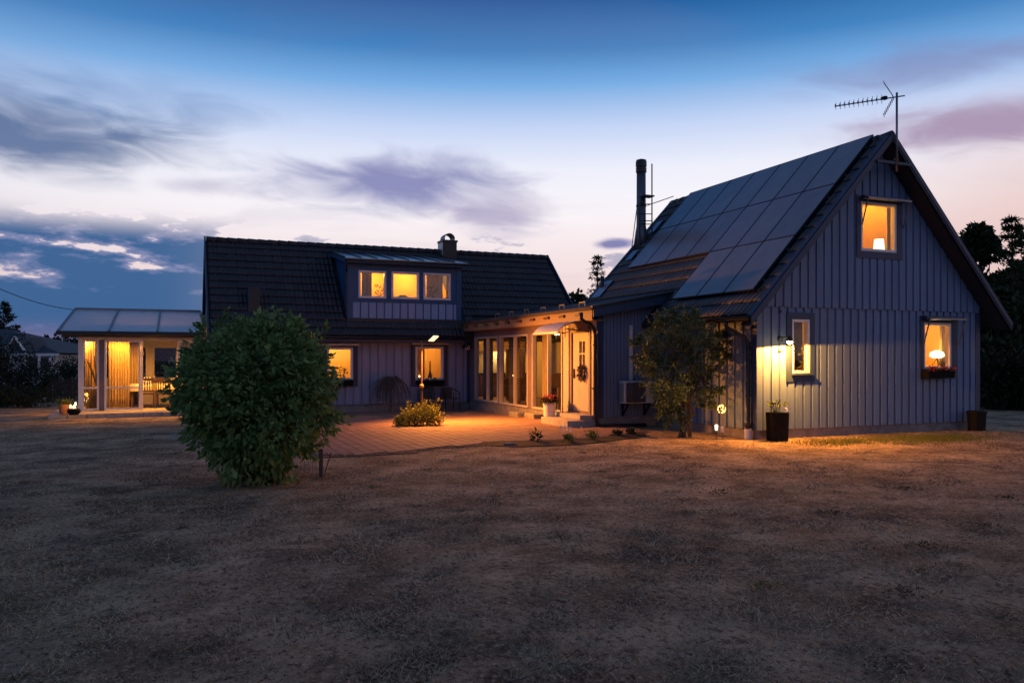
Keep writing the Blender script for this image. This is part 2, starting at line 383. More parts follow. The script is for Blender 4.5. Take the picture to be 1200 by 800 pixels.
# ------------------------------------------------------------------ the setting: ground
def make_ground():
    def axis(lo, hi, c0, c1, st):
        a = list(np.arange(c0, c1, st)); s, x = st, c1
        while x < hi: a.append(x); s *= 1.25; x += s
        a.append(hi); s, x = st, c0-st
        while x > lo: a.insert(0, x); s *= 1.25; x -= s
        a.insert(0, lo); return np.array(a)
    xs = axis(-700, 900, -8, 24, .28); ys = axis(-300, 1300, -1, 32, .28)
    X, Y = np.meshgrid(xs, ys)
    sy = np.clip((Y-18)/7, 0, 1); sx = np.clip((X-1)/3, 0, 1)
    Z = -.12*(sy*sy*(3-2*sy))*(sx*sx*(3-2*sx))
    near = (X > -9) & (X < 25) & (Y < 17)
    Z += np.where(near, .016*np.sin(X*2.1+1.3*np.sin(Y*1.7))*np.sin(Y*1.9+.8*np.sin(X*1.3)) + RNG.normal(0, .006, X.shape), 0)*(Y < 13) - .004
    V = np.stack([X, Y, Z], -1).reshape(-1, 3); nx = len(xs)
    i, j = np.meshgrid(np.arange(nx-1), np.arange(len(ys)-1)); q = (j*nx+i).ravel()
    F = np.stack([q, q+1, q+nx+1, q+nx], 1)
    m = bpy.data.materials.new('dry_lawn'); m.use_nodes = True; nt = m.node_tree; N = nt.nodes; L = nt.links
    p = N['Principled BSDF']; p.inputs['Roughness'].default_value = .95; p.inputs['Specular IOR Level'].default_value = .1
    tc = N.new('ShaderNodeTexCoord')
    def nz(s, det, rough=.6, st=(1, 1, 1)):
        mp = N.new('ShaderNodeMapping'); mp.inputs['Scale'].default_value = st; L.new(tc.outputs['Object'], mp.inputs[0])
        n = N.new('ShaderNodeTexNoise'); n.inputs['Scale'].default_value = s; n.inputs['Detail'].default_value = det; n.inputs['Roughness'].default_value = rough
        L.new(mp.outputs[0], n.inputs['Vector']); return n.outputs[0]
    def mrange(v, a, b):
        r = N.new('ShaderNodeMapRange'); L.new(v, r.inputs[0]); r.inputs[1].default_value = a; r.inputs[2].default_value = b; return r.outputs[0]
    def mix(f, a, b):
        n = N.new('ShaderNodeMix'); n.data_type = 'RGBA'; L.new(f, n.inputs[0])
        for s, v in ((n.inputs[6], a), (n.inputs[7], b)):
            if isinstance(v, tuple): s.default_value = (*v, 1)
            else: L.new(v, s)
        return n.outputs[2]
    c = mix(mrange(nz(1.1, 7, .65), .40, .62), (.24, .17, .10), (.62, .455, .275))
    c = mix(mrange(nz(.8, 8, .7), .52, .66), c, (.085, .068, .052))
    c = mix(mrange(nz(3.1, 7, .7), .56, .70), c, (.07, .068, .042))
    c = mix(mrange(nz(24, 8, .8), .53, .62), c, (.68, .52, .33))
    c = mix(mrange(nz(17, 9, .8, (1.3, .8, 1)), .52, .60), c, (.072, .054, .038))
    c = mix(mrange(nz(90, 5, .8), .55, .63), c, (.05, .036, .022))
    L.new(c, p.inputs['Base Color'])
    bp = N.new('ShaderNodeBump'); bp.inputs['Strength'].default_value = .9; bp.inputs['Distance'].default_value = .04
    L.new(nz(34, 8, .75), bp.inputs['Height']); L.new(bp.outputs[0], p.inputs['Normal'])
    MATS['dry_lawn'] = m
    o = np_mesh('ground', V, F, 'dry_lawn', smooth=True); tag(o, kind='structure')
make_ground()

PATIO = [(2.3, 14.2), (2.82, 13.86), (3.7, 14.02), (4.28, 14.3), (5.42, 14.62), (6.06, 14.85), (6.79, 14.72), (7.9, 14.62), (9.2, 15.2), (9.95, 15.8), (10.3, 16.95), (9.36, 17.0), (9.36, 26.2), (2.6, 26.2), (2.3, 22)]
def inside(x, y, poly):
    c = False; n = len(poly)
    for i in range(n):
        (x0, y0), (x1, y1) = poly[i], poly[i-1]
        if (y0 > y) != (y1 > y) and x < (x1-x0)*(y-y0)/(y1-y0)+x0: c = not c
    return c
def make_patio():
    # bedding sheet follows the ground 1 cm above it, pavers stand 3 cm proud of it
    root = thing('patio', None, None, (6, 20, -.08)); tag(root, kind='structure')
    mb = MB(); st = .6
    xs = np.arange(2.2, 10.5, st); ys = np.arange(13.8, 26.3, st)
    for x in xs:
        for y in ys:
            if inside(x+st/2, y+st/2, PATIO):
                mb.add([(a, b, gz(a, b)+.012) for a, b in ((x, y), (x+st, y), (x+st, y+st), (x, y+st))], [(0, 1, 2, 3)])
    mb.build('bedding', 'patio_bed', root)
    W, D = .205, .205; t = .003
    pm = MB()
    b = .005
    pm.add([(t, t, -.03), (W-t, t, -.03), (W-t, D-t, -.03), (t, D-t, -.03), (t, t, .022), (W-t, t, .022), (W-t, D-t, .022), (t, D-t, .022),
            (t+b, t+b, .030), (W-t-b, t+b, .030), (W-t-b, D-t-b, .030), (t+b, D-t-b, .030)],
           [(0, 1, 5, 4), (1, 2, 6, 5), (2, 3, 7, 6), (3, 0, 4, 7), (4, 5, 9, 8), (5, 6, 10, 9), (6, 7, 11, 10), (7, 4, 8, 11), (8, 9, 10, 11)])
    me = bpy.data.meshes.new('paver'); me.from_pydata(pm.v, [], pm.f); me.materials.append(MATS['paver'])
    cells = []
    nx = 0
    for i, x in enumerate(np.arange(2.2, 10.5, W)):
        for y in np.arange(13.7 + (D/2 if i % 2 else 0), 26.2, D):
            cx, cy = x+W/2, y+D/2
            if inside(cx, cy, PATIO) and not (abs(cx-5.55) < .55 and abs(cy-19.15) < .35): cells.append((x, y))
    def key(c):
        q = np.array([c[0], c[1]]); dep = c[0]*_F[0]+c[1]*_F[1]; px = CX+FPX*(c[0]*_R[0]+c[1]*_R[1])/dep
        return (0 if 385 < px < 760 else 1, dep)
    cells.sort(key=key)
    rest = MB()
    for k, (x, y) in enumerate(cells):
        z = gz(x+W/2, y+D/2)+random.uniform(-.002, .002)
        if k < 300:
            o = bpy.data.objects.new('paver', me); o.location = (x, y, z); o.rotation_euler = (random.gauss(0, .004), random.gauss(0, .004), 0); link(o, root)
        else:
            rest.add([(p[0]+x, p[1]+y, p[2]+z) for p in pm.v], pm.f)
    tag(rest.build('paver_field', 'paver', root), kind='stuff')
make_patio()

# ------------------------------------------------------------------ building blocks for the houses
class Face:
    """local frame of a wall: a along the wall, n outwards, z up"""
    def __init__(s, axis, c): s.axis, s.c = axis, c
    def P(s, a, n, z): return (a, s.c-n, z) if s.axis == 'Y' else (s.c-n, a, z)
    def box(s, mb, a0, a1, n0, n1, z0, z1):
        p, q = s.P(a0, n0, z0), s.P(a1, n1, z1); return mb.box(p[0], q[0], p[1], q[1], p[2], q[2])
    def poly(s, mb, pts, n0, n1):
        off = Vector(s.P(0, n1, 0)) - Vector(s.P(0, n0, 0)); return mb.prism([s.P(a, n0, z) for a, z in pts], off)
def strips(a0, a1, z0, ztop, openings):
    """cut [a0,a1] x [z0, ztop(a)] by rectangular openings -> list of polygons (a, z)"""
    t0, t1 = ztop(a0), ztop(a1); segs = [(z0, None)]
    for (o0, o1, p0, p1) in openings:
        if o0 < a1-1e-4 and o1 > a0+1e-4:
            ns = []
            for (s0, s1) in segs:
                hi = s1 if s1 is not None else 99
                if p1 <= s0 or p0 >= hi: ns.append((s0, s1)); continue
                if p0 > s0: ns.append((s0, p0))
                if p1 < hi: ns.append((p1, s1))
            segs = ns
    out = []
    for s0, s1 in segs:
        if s1 is None:
            if min(t0, t1) - s0 < .03:
                if max(t0, t1)-s0 < .05: continue
                out.append([(a0, s0), (a1, s0), (a1, max(t1, s0+.005)), (a0, max(t0, s0+.005))])
            else: out.append([(a0, s0), (a1, s0), (a1, t1), (a0, t0)])
        elif s1-s0 > .02: out.append([(a0, s0), (a1, s0), (a1, s1), (a0, s1)])
    return out
def wall(parent, face, a0, a1, z0, ztop, openings, th, m, peak=None, n_out=0., name='wall'):
    br = {a0, a1}
    for o in openings: br |= {min(max(o[0], a0), a1), min(max(o[1], a0), a1)}
    if peak: br.add(peak)
    br = sorted(br); mb = MB()
    for b0, b1 in zip(br[:-1], br[1:]):
        if b1-b0 < 1e-4: continue
        for poly in strips(b0, b1, z0, ztop, openings): face.poly(mb, poly, n_out, n_out-th)
    return mb.build(name, m, parent)
def boards(parent, face, a0, a1, z0, ztop, openings, pitch, width, th, m, n0=0., start=0.):
    a = a0+start
    while a < a1-.03:
        b = min(a+width, a1)
        cuts = {a, b}
        for o in openings:
            for e in o[:2]:
                if a+.015 < e < b-.015: cuts.add(e)
        cuts = sorted(cuts)
        for c0, c1 in zip(cuts[:-1], cuts[1:]):
            for poly in strips(c0, c1, z0+random.uniform(-.004, .004), ztop, openings):
                mb = MB(); face.poly(mb, poly, n0+.0005, n0+th+random.uniform(-.002, .002)); mb.build('board', m, parent)
        a += pitch
def window(parent, face, a0, a1, z0, z1, fw=.06, trim=None, trim_m='trim_blue', mull=(), rails=(), sill=True, depth=.09, trim_n=.045, frame_m='white', gm='window_glass'):
    """frame a0..a1, z0..z1; trim = casing outline (a0, a1, z0, z1)"""
    mb = MB(); n0, n1 = -depth, .03
    face.box(mb, a0, a0+fw, n0, n1, z0, z1); face.box(mb, a1-fw, a1, n0, n1, z0, z1)
    face.box(mb, a0+fw, a1-fw, n0, n1-.002, z0, z0+fw); face.box(mb, a0+fw, a1-fw, n0, n1-.002, z1-fw, z1)
    for mx in mull: face.box(mb, mx-fw*.45, mx+fw*.45, n0+.01, n1-.01, z0+fw, z1-fw)
    for rz in rails: face.box(mb, a0+fw, a1-fw, n0+.012, n1-.014, rz-.022, rz+.022)
    fr = mb.build('window', frame_m, parent, bevel=.006)
    edges = [a0+fw] + sorted(mull) + [a1-fw]
    for e0, e1 in zip(edges[:-1], edges[1:]):
        g = MB(); face.box(g, e0-.004, e1+.004, -.032, -.028, z0+fw-.004, z1-fw+.004); g.build('pane', gm, fr)
    if trim:
        b = MB(); t0, t1, y0, y1 = trim
        face.box(b, t0, a0-.002, 0, trim_n, y0, y1); face.box(b, a1+.002, t1, 0, trim_n, y0, y1)
        face.box(b, a0-.002, a1+.002, 0, trim_n-.003, y0, z0-.002); face.box(b, a0-.002, a1+.002, 0, trim_n-.003, z1+.002, y1)
        b.build('trim', trim_m, fr)
    if sill:
        b = MB(); face.box(b, a0-.03, a1+.03, .031, .11, z0-.045, z0-.005); b.build('sill', frame_m if sill == 'w' else trim_m, fr, bevel=.005)
    return fr
def awning(face, parent, a0, a1, z, arm_z, proj=.22):
    """roller awning case over a window, with its two fall arms"""
    mb = MB(); face.box(mb, a0, a1, .05, .05+proj*.55, z-.03, z+.045)
    case = mb.build('awning_case', 'trim_blue', parent, bevel=.012)
    b = MB(); face.box(b, a0, a1, .05+proj*.55+.002, .05+proj, z-.045, z-.005); b.build('front_bar', 'galv', case)
    for a in (a0+.02, a1-.03):
        c = MB(); c.bar(face.P(a, .05+proj-.03, z-.03), face.P(a, .07, arm_z), .022, .022); c.build('arm', 'galv', case)
def room(parent, x0, x1, y0, y1, z0, z1, m='room_paint', open_side='y0'):
    mb = MB()
    if open_side != 'y0': mb.add([(x0, y0, z0), (x1, y0, z0), (x1, y0, z1), (x0, y0, z1)], [(0, 1, 2, 3)])
    if open_side != 'x0': mb.add([(x0, y0, z0), (x0, y1, z0), (x0, y1, z1), (x0, y0, z1)], [(0, 1, 2, 3)])
    mb.add([(x1, y0, z0), (x1, y1, z0), (x1, y1, z1), (x1, y0, z1)], [(0, 1, 2, 3)])
    mb.add([(x0, y1, z0), (x1, y1, z0), (x1, y1, z1), (x0, y1, z1)], [(0, 1, 2, 3)])
    mb.add([(x0, y0, z1), (x1, y0, z1), (x1, y1, z1), (x0, y1, z1)], [(0, 1, 2, 3)])
    o = mb.build('room_wall', m, parent)
    f = MB(); f.box(x0, x1, y0, y1, z0-.05, z0); f.build('room_floor', 'room_floor', parent)
    return o
def curtain(label, p, q, z0, z1, m, group=None, wave=.035, folds=9, pinch=0):
    """pleated cloth between plan points p and q"""
    p, q = Vector((*p, 0)), Vector((*q, 0)); d = q-p; ln = d.length; d /= ln; nrm = Vector((-d.y, d.x, 0)); nu, nv = folds*8, 7
    ph = random.random()*6; V = []; F = []
    for j in range(nv+1):
        t = j/nv
        for i in range(nu+1):
            s = i/nu; k = 2*math.pi*folds*(s+.02*math.sin(7*s+ph))
            wv = wave*(.55+.45*t)*math.sin(k+ph)+.012*math.sin(2.3*k)
            V.append(tuple(p + d*(ln*s*(1-pinch*(1-abs(2*t-1)))) + nrm*wv + Vector((0, 0, z1+(z0-z1)*t))))
    for j in range(nv):
        for i in range(nu): a = j*(nu+1)+i; F.append((a, a+1, a+nu+2, a+nu+1))
    mb = MB(); mb.v, mb.f = V, F
    o = mb.build('curtain', m, None, smooth=True)
    s = o.modifiers.new('s', 'SOLIDIFY'); s.thickness = .004
    return tag(o, label, 'curtain', group)
def tile_mesh(name, W, D, m, roll=.022, lip=.032, per=2):
    nu = 7*per; V = []; F = []
    prof = [(W*i/nu, roll*(.5-.5*math.cos(2*math.pi*per*i/nu))**.8) for i in range(nu+1)]
    for u, h in prof: V.append((u, 0, h))
    for u, h in prof: V.append((u, 0, h+lip))
    for u, h in prof: V.append((u, D+.04, h+.004))
    n = nu+1
    for i in range(nu): F.append((i, i+1, n+i+1, n+i)); F.append((n+i, n+i+1, 2*n+i+1, 2*n+i))
    me = bpy.data.meshes.new(name); me.from_pydata(V, [], F); me.materials.append(MATS[m])
    for p in me.polygons: p.use_smooth = (p.index % 2 == 1)
    return me
def lay_tiles(parent, me, M0, ncol, nrow, W, D, keep, single, m, limit=300):
    """M0: frame of the roof plane (x along the eave, y up the slope, z out)"""
    rest = MB(); V0 = [tuple(v.co) for v in me.vertices]; F0 = [tuple(p.vertices) for p in me.polygons]; n = 0
    for r in range(nrow):
        for c in range(ncol):
            ce = M0 @ Vector(((c+.5)*W, (r+.5)*D, 0))
            if not keep(ce): continue
            Mt = M0 @ Matrix.Translation(((c)*W+random.gauss(0, .003), r*D+random.gauss(0, .004), random.gauss(0, .002))) @ Matrix.Rotation(random.gauss(0, .004), 4, 'Z')
            if single(ce) and n < limit:
                o = bpy.data.objects.new('tile', me); o.matrix_local = Mt; o.matrix_basis = Mt; link(o, parent); n += 1
            else: rest.add([tuple(Mt @ Vector(v)) for v in V0], F0)
    if rest.v:
        o = rest.build('tile_field', m, parent); tag(o, kind='stuff')
        for i, p in enumerate(o.data.polygons): p.use_smooth = bool(i % 2)
def frame(o, ex, ey):
    ex = Vector(ex).normalized(); ey = Vector(ey).normalized(); ez = ex.cross(ey)
    return Matrix(((ex.x, ey.x, ez.x, o[0]), (ex.y, ey.y, ez.y, o[1]), (ex.z, ey.z, ez.z, o[2]), (0, 0, 0, 1)))
# ================================================================== RIGHT HOUSE (gable towards the lawn)
GX0, GX1, GY, GYB = 11.135, 17.78, 13.317, 21.15
AX, AZ, SLP = 14.46, 6.635, 1.068         # ridge of the roof surface
RY0, RY1 = 12.86, 21.35
EX = 10.66                               # eave line
def roofz(x): return AZ - SLP*abs(x-AX)
def right_house():
    H = thing('gabled_house', 'blue grey board house with solar panels on its steep roof and lit gable windows', 'house', (14.46, 17.2, 0))
    F = Face('Y', GY)
    low = [(12.04, 12.535, 1.38, 2.535), (15.925, 16.84, 1.447, 2.525)]; lowt = [(11.90, 12.655, 1.20, 2.675), (15.81, 17.03, 1.22, 2.685)]
    up = [(13.952, 15.04, 4.085, 5.19)]; upt = [(13.83, 15.20, 3.93, 5.315)]
    # plinth
    mb = MB(); mb.box(GX0+.02, GX1-.02, GY+.03, GYB, -.3, .21); mb.build('plinth', 'plinth', H)
    # gable wall and its boards
    W = wall(H, F, GX0, GX1, .205, lambda a: 2.82, low, .14, 'siding_back')
    boards(W, F, GX0+.14, GX1-.13, .195, lambda a: 2.80, lowt, .222, .158, .024, 'siding', start=.01)
    gt = lambda a: roofz(a) - .10
    W2 = wall(H, F, GX0+.02, GX1-.02, 2.82, gt, up, .14, 'siding_back', peak=AX, n_out=.035)
    boards(W2, F, GX0-.02, GX1+.02, 2.79, lambda a: roofz(a)-.14, upt, .222, .165, .024, 'siding', n0=.035, start=.03)
    # side wall towards the courtyard
    S = Face('X', GX0)
    W3 = wall(H, S, GY+.002, GYB, .205, lambda a: 2.95, [], .14, 'siding_back')
    boards(W3, S, GY+.16, 17.0, .195, lambda a: 2.80, [], .275, .20, .024, 'siding')
    mb = MB(); mb.box(GX1-.14, GX1, GY+.145, GYB, .205, 2.95); mb.box(GX0+.145, GX1-.145, GYB-.14, GYB, .205, 2.95)
    mb.prism([(GX0+.1, GYB-.14, 2.95), (GX1-.1, GYB-.14, 2.95), (AX, GYB-.14, AZ-.15)], (0, .14, 0)); mb.build('wall', 'siding_back', H)
    # corner boards
    for a0, a1 in ((GX0-.03, GX0+.12), (GX1-.12, GX1+.03)):
        mb = MB(); F.box(mb, a0, a1, .0015, .034, .19, 2.80); mb.build('corner_board', 'siding' if a0 < 12 else 'trim_blue', H)
    mb = MB(); S.box(mb, GY-.032, GY+.13, .0015, .032, .19, 2.78); mb.build('corner_board', 'trim_blue', H)
    # drip strip between the storeys
    mb = MB(); F.box(mb, GX0-.03, GX1+.03, .0, .032, 2.805, 2.835); mb.build('drip_strip', 'trim_blue', H)
    # windows
    window(H, F, *low[0], fw=.055, trim=lowt[0], sill=True)
    w2 = window(H, F, *low[1], fw=.06, trim=lowt[1], sill=False); awning(F, w2, 15.86, 17.06, 2.63, 1.99)
    F2 = Face('Y', GY-.035)
    w3 = window(H, F2, *up[0], fw=.06, trim=upt[0], sill=False); awning(F2, w3, 13.93, 15.24, 5.255, 4.66)
    # sill boxes of the narrow window: a deep ledge
    # roof: deck, tiles, ridge, verge boards
    deck = MB()
    th = .10
    for sgn in (-1, 1):
        xe = AX + sgn*(AX-EX)
        deck.prism([(AX, RY0+.03, AZ-.02), (xe, RY0+.03, roofz(EX)-.02), (xe, RY0+.03, roofz(EX)-.02-th), (AX, RY0+.03, AZ-.02-th*1.46)][::sgn], (0, RY1-RY0-.06, 0))
    R = deck.build('roof', 'deck', H)
    ln = math.hypot(AX-EX, AZ-roofz(EX)); nrow = 15; D = ln/nrow; Wt = .30; ncol = int((RY1-RY0)/Wt)
    Wt = (RY1-RY0)/ncol
    me = tile_mesh('tile_r', Wt, D, 'tile_blue')
    # frame: x runs along -Y so that normal points up and to -X
    M0 = frame((EX, RY1, roofz(EX)), (0, -1, 0), (AX-EX, 0, AZ-roofz(EX)))
    def under_panel(c):
        if 13.8 < c.y < 20.3 and 12.75 < c.x < 14.4: return True
        return 13.8 < c.y < 16.4 and 11.55 < c.x < 13
    lay_tiles(R, me, M0, ncol, nrow, Wt, D, lambda c: not (c.y > 16.85 and c.x < 11.25), lambda c: not under_panel(c), 'tile_blue')
    xe = 2*AX-EX
    M1 = frame((xe, RY0, roofz(EX)), (0, 1, 0), (AX-xe, 0, AZ-roofz(EX)))
    lay_tiles(R, me, M1, ncol, nrow, Wt, D, lambda c: True, lambda c: False, 'tile_blue')
    for k in range(24):
        y = RY0 + (RY1-RY0)*k/24
        mb = MB(); mb.tube([(AX, y+.005, AZ-.045), (AX, y+.36, AZ-.055)], [.115, .105], 10); mb.build('ridge_tile', 'tile_blue', R, smooth=True)
    # verge: two stepped boards on each rake, front and back
    for yv, sy in ((RY0, -1), (RY1, 1)):
        for sgn in (-1, 1):
            for k, (o0, o1, t) in enumerate(((.03, -.085, .035), (-.083, -.13, .02))):
                p = [(AX, yv, AZ+o0*1.2), (AX+sgn*(AX-EX+.06), yv, roofz(EX-.06)+o0*1.2), (AX+sgn*(AX-EX+.06), yv, roofz(EX-.06)+o1*1.2), (AX, yv, AZ+o1*1.2)]
                mb = MB(); mb.prism(p, (0, sy*t, 0)); mb.build('barge_board', 'barge_blue', R)
            mb = MB(); mb.bar((AX, yv-.05*sy, AZ+.06), (AX+sgn*(AX-EX+.06), yv-.05*sy, roofz(EX-.06)+.06), .12, .02, up=(sgn, 0, 1)); mb.build('verge_cap', 'barge_blue', R)
    # soffit under the gable overhang
    for sgn in (-1, 1):
        mb = MB(); z0, z1 = AZ-.20, roofz(EX)-.20
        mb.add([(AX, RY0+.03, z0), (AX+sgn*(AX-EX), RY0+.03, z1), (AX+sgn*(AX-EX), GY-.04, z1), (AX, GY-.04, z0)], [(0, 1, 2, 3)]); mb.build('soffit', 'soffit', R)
    # collar tie in the gable top, gutters, downpipes
    mb = MB(); za = AZ-.66; hw = .66/SLP-.1; mb.bar((AX-hw, RY0-.06, za), (AX+hw, RY0-.06, za), .05, .06); mb.build('collar_tie', 'barge_blue', R)
    def gutter(x, y0, y1, z, name='gutter'):
        g = MB(); n = 8; V = []; 
        for y in (y0, y1):
            for k in range(n+1):
                t = math.pi+math.pi*k/n; V.append((x+.065*math.cos(t), y, z+.065*math.sin(t)))
        g.v = V; g.f = [(k, k+1, n+2+k, n+1+k) for k in range(n)]
        o = g.build(name, 'dark_metal', R, smooth=True); s = o.modifiers.new('s', 'SOLIDIFY'); s.thickness = .008; return o
    gutter(EX-.05, RY0+.05, 16.8, roofz(EX)-.02); gutter(2*AX-EX+.05, RY0+.05, RY1-.05, roofz(EX)-.02)
    mb = MB(); zt = roofz(EX)-.08
    pts = [(EX-.05, GY+.34, zt), (EX-.05, GY+.34, zt-.10), (EX-.03, GY+.32, zt-.16), (GX0-.16, GY+.20, zt-.36), (GX0-.10, GY+.17, zt-.44), (GX0-.09, GY+.17, zt-.54), (GX0-.09, GY+.17, .30), (GX0-.12, GY+.15, .22)]
    mb.tube(pts, .045, 10); dp = mb.build('downpipe', 'dark_metal', H, smooth=True)
    mb = MB(); mb.lathe((GX0-.09, GY+.17, 0), [(.075, -.05), (.075, .21), (.06, .215), (.06, .19)], 14); mb.build('pipe_sleeve', 'steel_white', dp, smooth=False)
    mb = MB(); mb.lathe((GX0-.09, GY+.17, .24), [(.05, 0), (.085, .05), (.085, .10), (.05, .10)], 12); mb.build('leaf_trap', 'dark_metal', dp)
    for z in (.9, 1.9):
        mb = MB(); mb.box(GX0-.15, GX0-.02, GY+.15, GY+.19, z, z+.03); mb.build('pipe_clip', 'dark_metal', dp)
    # rooms behind the windows
    mb = MB(); pr = [(12.6, 3.2), (12.6, 4.3), (13.6, 5.35), (15.3, 5.35), (16.75, 3.9), (16.75, 3.2)]; ya, yb = GY+.108, GY+3.4
    for (u0, v0), (u1, v1) in zip(pr[:-1], pr[1:]): mb.add([(u0, ya, v0), (u1, ya, v1), (u1, yb, v1), (u0, yb, v0)], [(0, 1, 2, 3)])
    mb.add([(u, yb, v) for u, v in pr], [tuple(range(6))]); mb.build('room_wall', 'room_orange', H)
    mb = MB(); mb.box(12.6, 16.75, ya, yb, 3.15, 3.199); mb.build('room_floor', 'room_floor', H)
    room(H, 15.2, 17.62, GY+.142, GY+2.6, .4, 2.75, 'room_orange')
    room(H, 11.45, 14.6, GY+.142, GY+2.4, .4, 2.75, 'room_paint')
    # metal flue on a plate with its stay; sub-parts of the roof
    fx, fy = 13.12, 21.0; zb = roofz(fx)
    mb = MB(); mb.tube([(fx, fy, zb-.3), (fx, fy, zb+.35), (fx, fy, zb+.55), (fx, fy, 7.42)], [.26, .18, .145, .14], 20)
    fl = mb.build('chimney', 'flue_steel', R, smooth=True)
    mb = MB(); mb.lathe((fx, fy, 7.42), [(.165, -.02), (.165, .12)], 18); mb.build('cowl', 'dark_metal', R)
    mb = MB(); mb.lathe((fx, fy, 7.58), [(.17, .0), (.17, .13), (.15, .20), (.06, .23)], 18); mb.build('cowl', 'dark_metal', R)
    mb = MB()
    for k in range(6):
        t = k*math.pi/3; mb.bar((fx+.13*math.cos(t), fy+.13*math.sin(t), 7.5), (fx+.13*math.cos(t), fy+.13*math.sin(t), 7.6), .02, .02)
    mb.build('cowl_strut', 'dark_metal', R)
    for z in (6.35, 5.6):
        mb = MB(); mb.lathe((fx, fy, z), [(.16, 0), (.16, .05)], 18); mb.build('flue_band', 'dark_metal', R)
    mb = MB(); mb.tube([(fx-.16, fy-.02, 6.35), (fx-.34, fy+.05, roofz(fx-.34))], .014, 6); mb.build('stay', 'dark_metal', R)
    mb = MB(); mb.tube([(fx+.15, fy-.1, 6.38), (14.4, 21.15, AZ+.16)], .014, 6); mb.build('stay', 'dark_metal', R)
    # sheet plates round the flue
    for yy, xx, a, b in ((20.75, 12.7, .32, .42), (20.78, 13.55, .3, .5)):
        mb = MB(); ez = Vector((-SLP, 0, 1)).normalized(); c = Vector((xx, yy, roofz(xx)))+ez*.07
        s = Vector((1, 0, SLP)).normalized(); mb.prism([c-s*b/2-Vector((0, a/2, 0)), c+s*b/2-Vector((0, a/2, 0)), c+s*b/2+Vector((0, a/2, 0)), c-s*b/2+Vector((0, a/2, 0))], ez*.012); mb.build('flashing', 'sheet_metal', R)
    # vent pipe and skylight sheet near the far edge
    vx, vy = 11.75, 21.0
    mb = MB(); mb.tube([(vx, vy, roofz(vx)-.05), (vx, vy, roofz(vx)+.42)], .055, 12); mb.build('vent_pipe', 'dark_metal', R, smooth=True)
    mb = MB(); ez = Vector((-SLP, 0, 1)).normalized(); c = Vector((11.75, 20.85, roofz(11.75)))+ez*.065; s = Vector((1, 0, SLP)).normalized(); t = Vector((0, .25, 0))
    mb.prism([c-s*.4-t, c+s*.3-t, c+s*.3+t, c-s*.4+t], ez*.012); mb.build('flashing', 'sheet_metal', R)
    # snow rail along the eave of the courtyard slope
    return H, R
RH, RROOF = right_house()

# solar panels: rows of modules on the courtyard slope
def solar():
    s = Vector((1, 0, SLP)).normalized(); ez = Vector((-SLP, 0, 1)).normalized(); ey = Vector((0, 1, 0))
    top = Vector((14.52, 0, roofz(14.52)-0))
    top = Vector((14.455, 0, roofz(14.455))) + ez*.13
    ln, wd, gap = 1.625, .972, .016
    ORD = ['first', 'second', 'third', 'fourth', 'fifth', 'sixth', 'seventh']
    rows = ((0, 7, 'upper'), (1, 7, 'middle'), (2, 3, 'lowest'))
    for r, n, nm in rows:
        for k in range(n):
            y0 = 13.29 + k*(wd+gap); p = top - s*((ln+gap)*r) + ey*y0
            base = p - s*ln + ey*wd/2
            lab = f'dark solar panel of the {nm} roof row, {ORD[k]} from the gable edge'
            t = thing('solar_panel', lab, 'solar panel', base, f'solar panels of the {nm} roof row')
            mb = MB(); fw = .014
            def bx(a0, a1, b0, b1, t0, t1):
                q = [p-s*a0+ey*b0, p-s*a1+ey*b0, p-s*a1+ey*b1, p-s*a0+ey*b1]; mb.prism([v+ez*t0 for v in q], ez*(t1-t0))
            bx(0, ln, 0, fw, -.035, .003); bx(0, ln, wd-fw, wd, -.035, .003); bx(0, fw, fw, wd-fw, -.035, .002); bx(ln-fw, ln, fw, wd-fw, -.035, .002)
            mb.build('frame', 'panel_frame', t)
            mb = MB(); bx(fw-.002, ln-fw+.002, fw-.002, wd-fw+.002, -.03, -.001); mb.build('glass', 'panel_cell', t)
            mb = MB()
            for a in (.35, ln-.35):
                q = p-s*a+ez*(-.085); mb.bar(q+ey*.0, q+ey*wd, .04, .05, up=ez)
                for b in (.15, wd-.15): q2 = p-s*a+ey*b; mb.bar(q2+ez*-.085, q2+ez*-.17, .03, .03, up=s)
            mb.build('mounting_rail', 'galv', t)
solar()

def ladder():
    t = thing('roof_ladder', 'dark metal roof ladder beside the round steel flue', 'ladder', (13.5, 20.75, roofz(13.5)))
    a = Vector((13.42, 20.55, 0)); b = Vector((13.20, 20.78, 0))
    a = on(764, 270, 'Y', 20.62); x = a.x
    zb, zt = roofz(x)+.03, on(764, 192, 'Y', 20.62).z
    mb = MB(); mb.tube([(x, 20.62, zb), (x, 20.62, zt)], .02, 8); mb.build('rail', 'dark_metal', t)
    x2 = x-.34; mb = MB(); mb.tube([(x2, 20.78, roofz(x2)+.05), (x2, 20.78, 6.4)], .02, 8); mb.build('rail', 'dark_metal', t)
    for z in (5.66, 5.86, 6.1, 6.35):
        zz = on(760, {5.66: 263, 5.86: 259, 6.1: 251, 6.35: 239.5}[z], 'Y', 20.7).z
        mb = MB(); mb.tube([(x, 20.62, zz), (x2, 20.78, zz)], .014, 6); mb.build('rung', 'dark_metal', t)
    zz = on(755, 229.5, 'Y', 20.7).z
    mb = MB(); mb.box(x-.36, x+.05, 20.55, 20.85, zz-.03, zz+.01); mb.build('platform', 'dark_metal', t)
ladder()

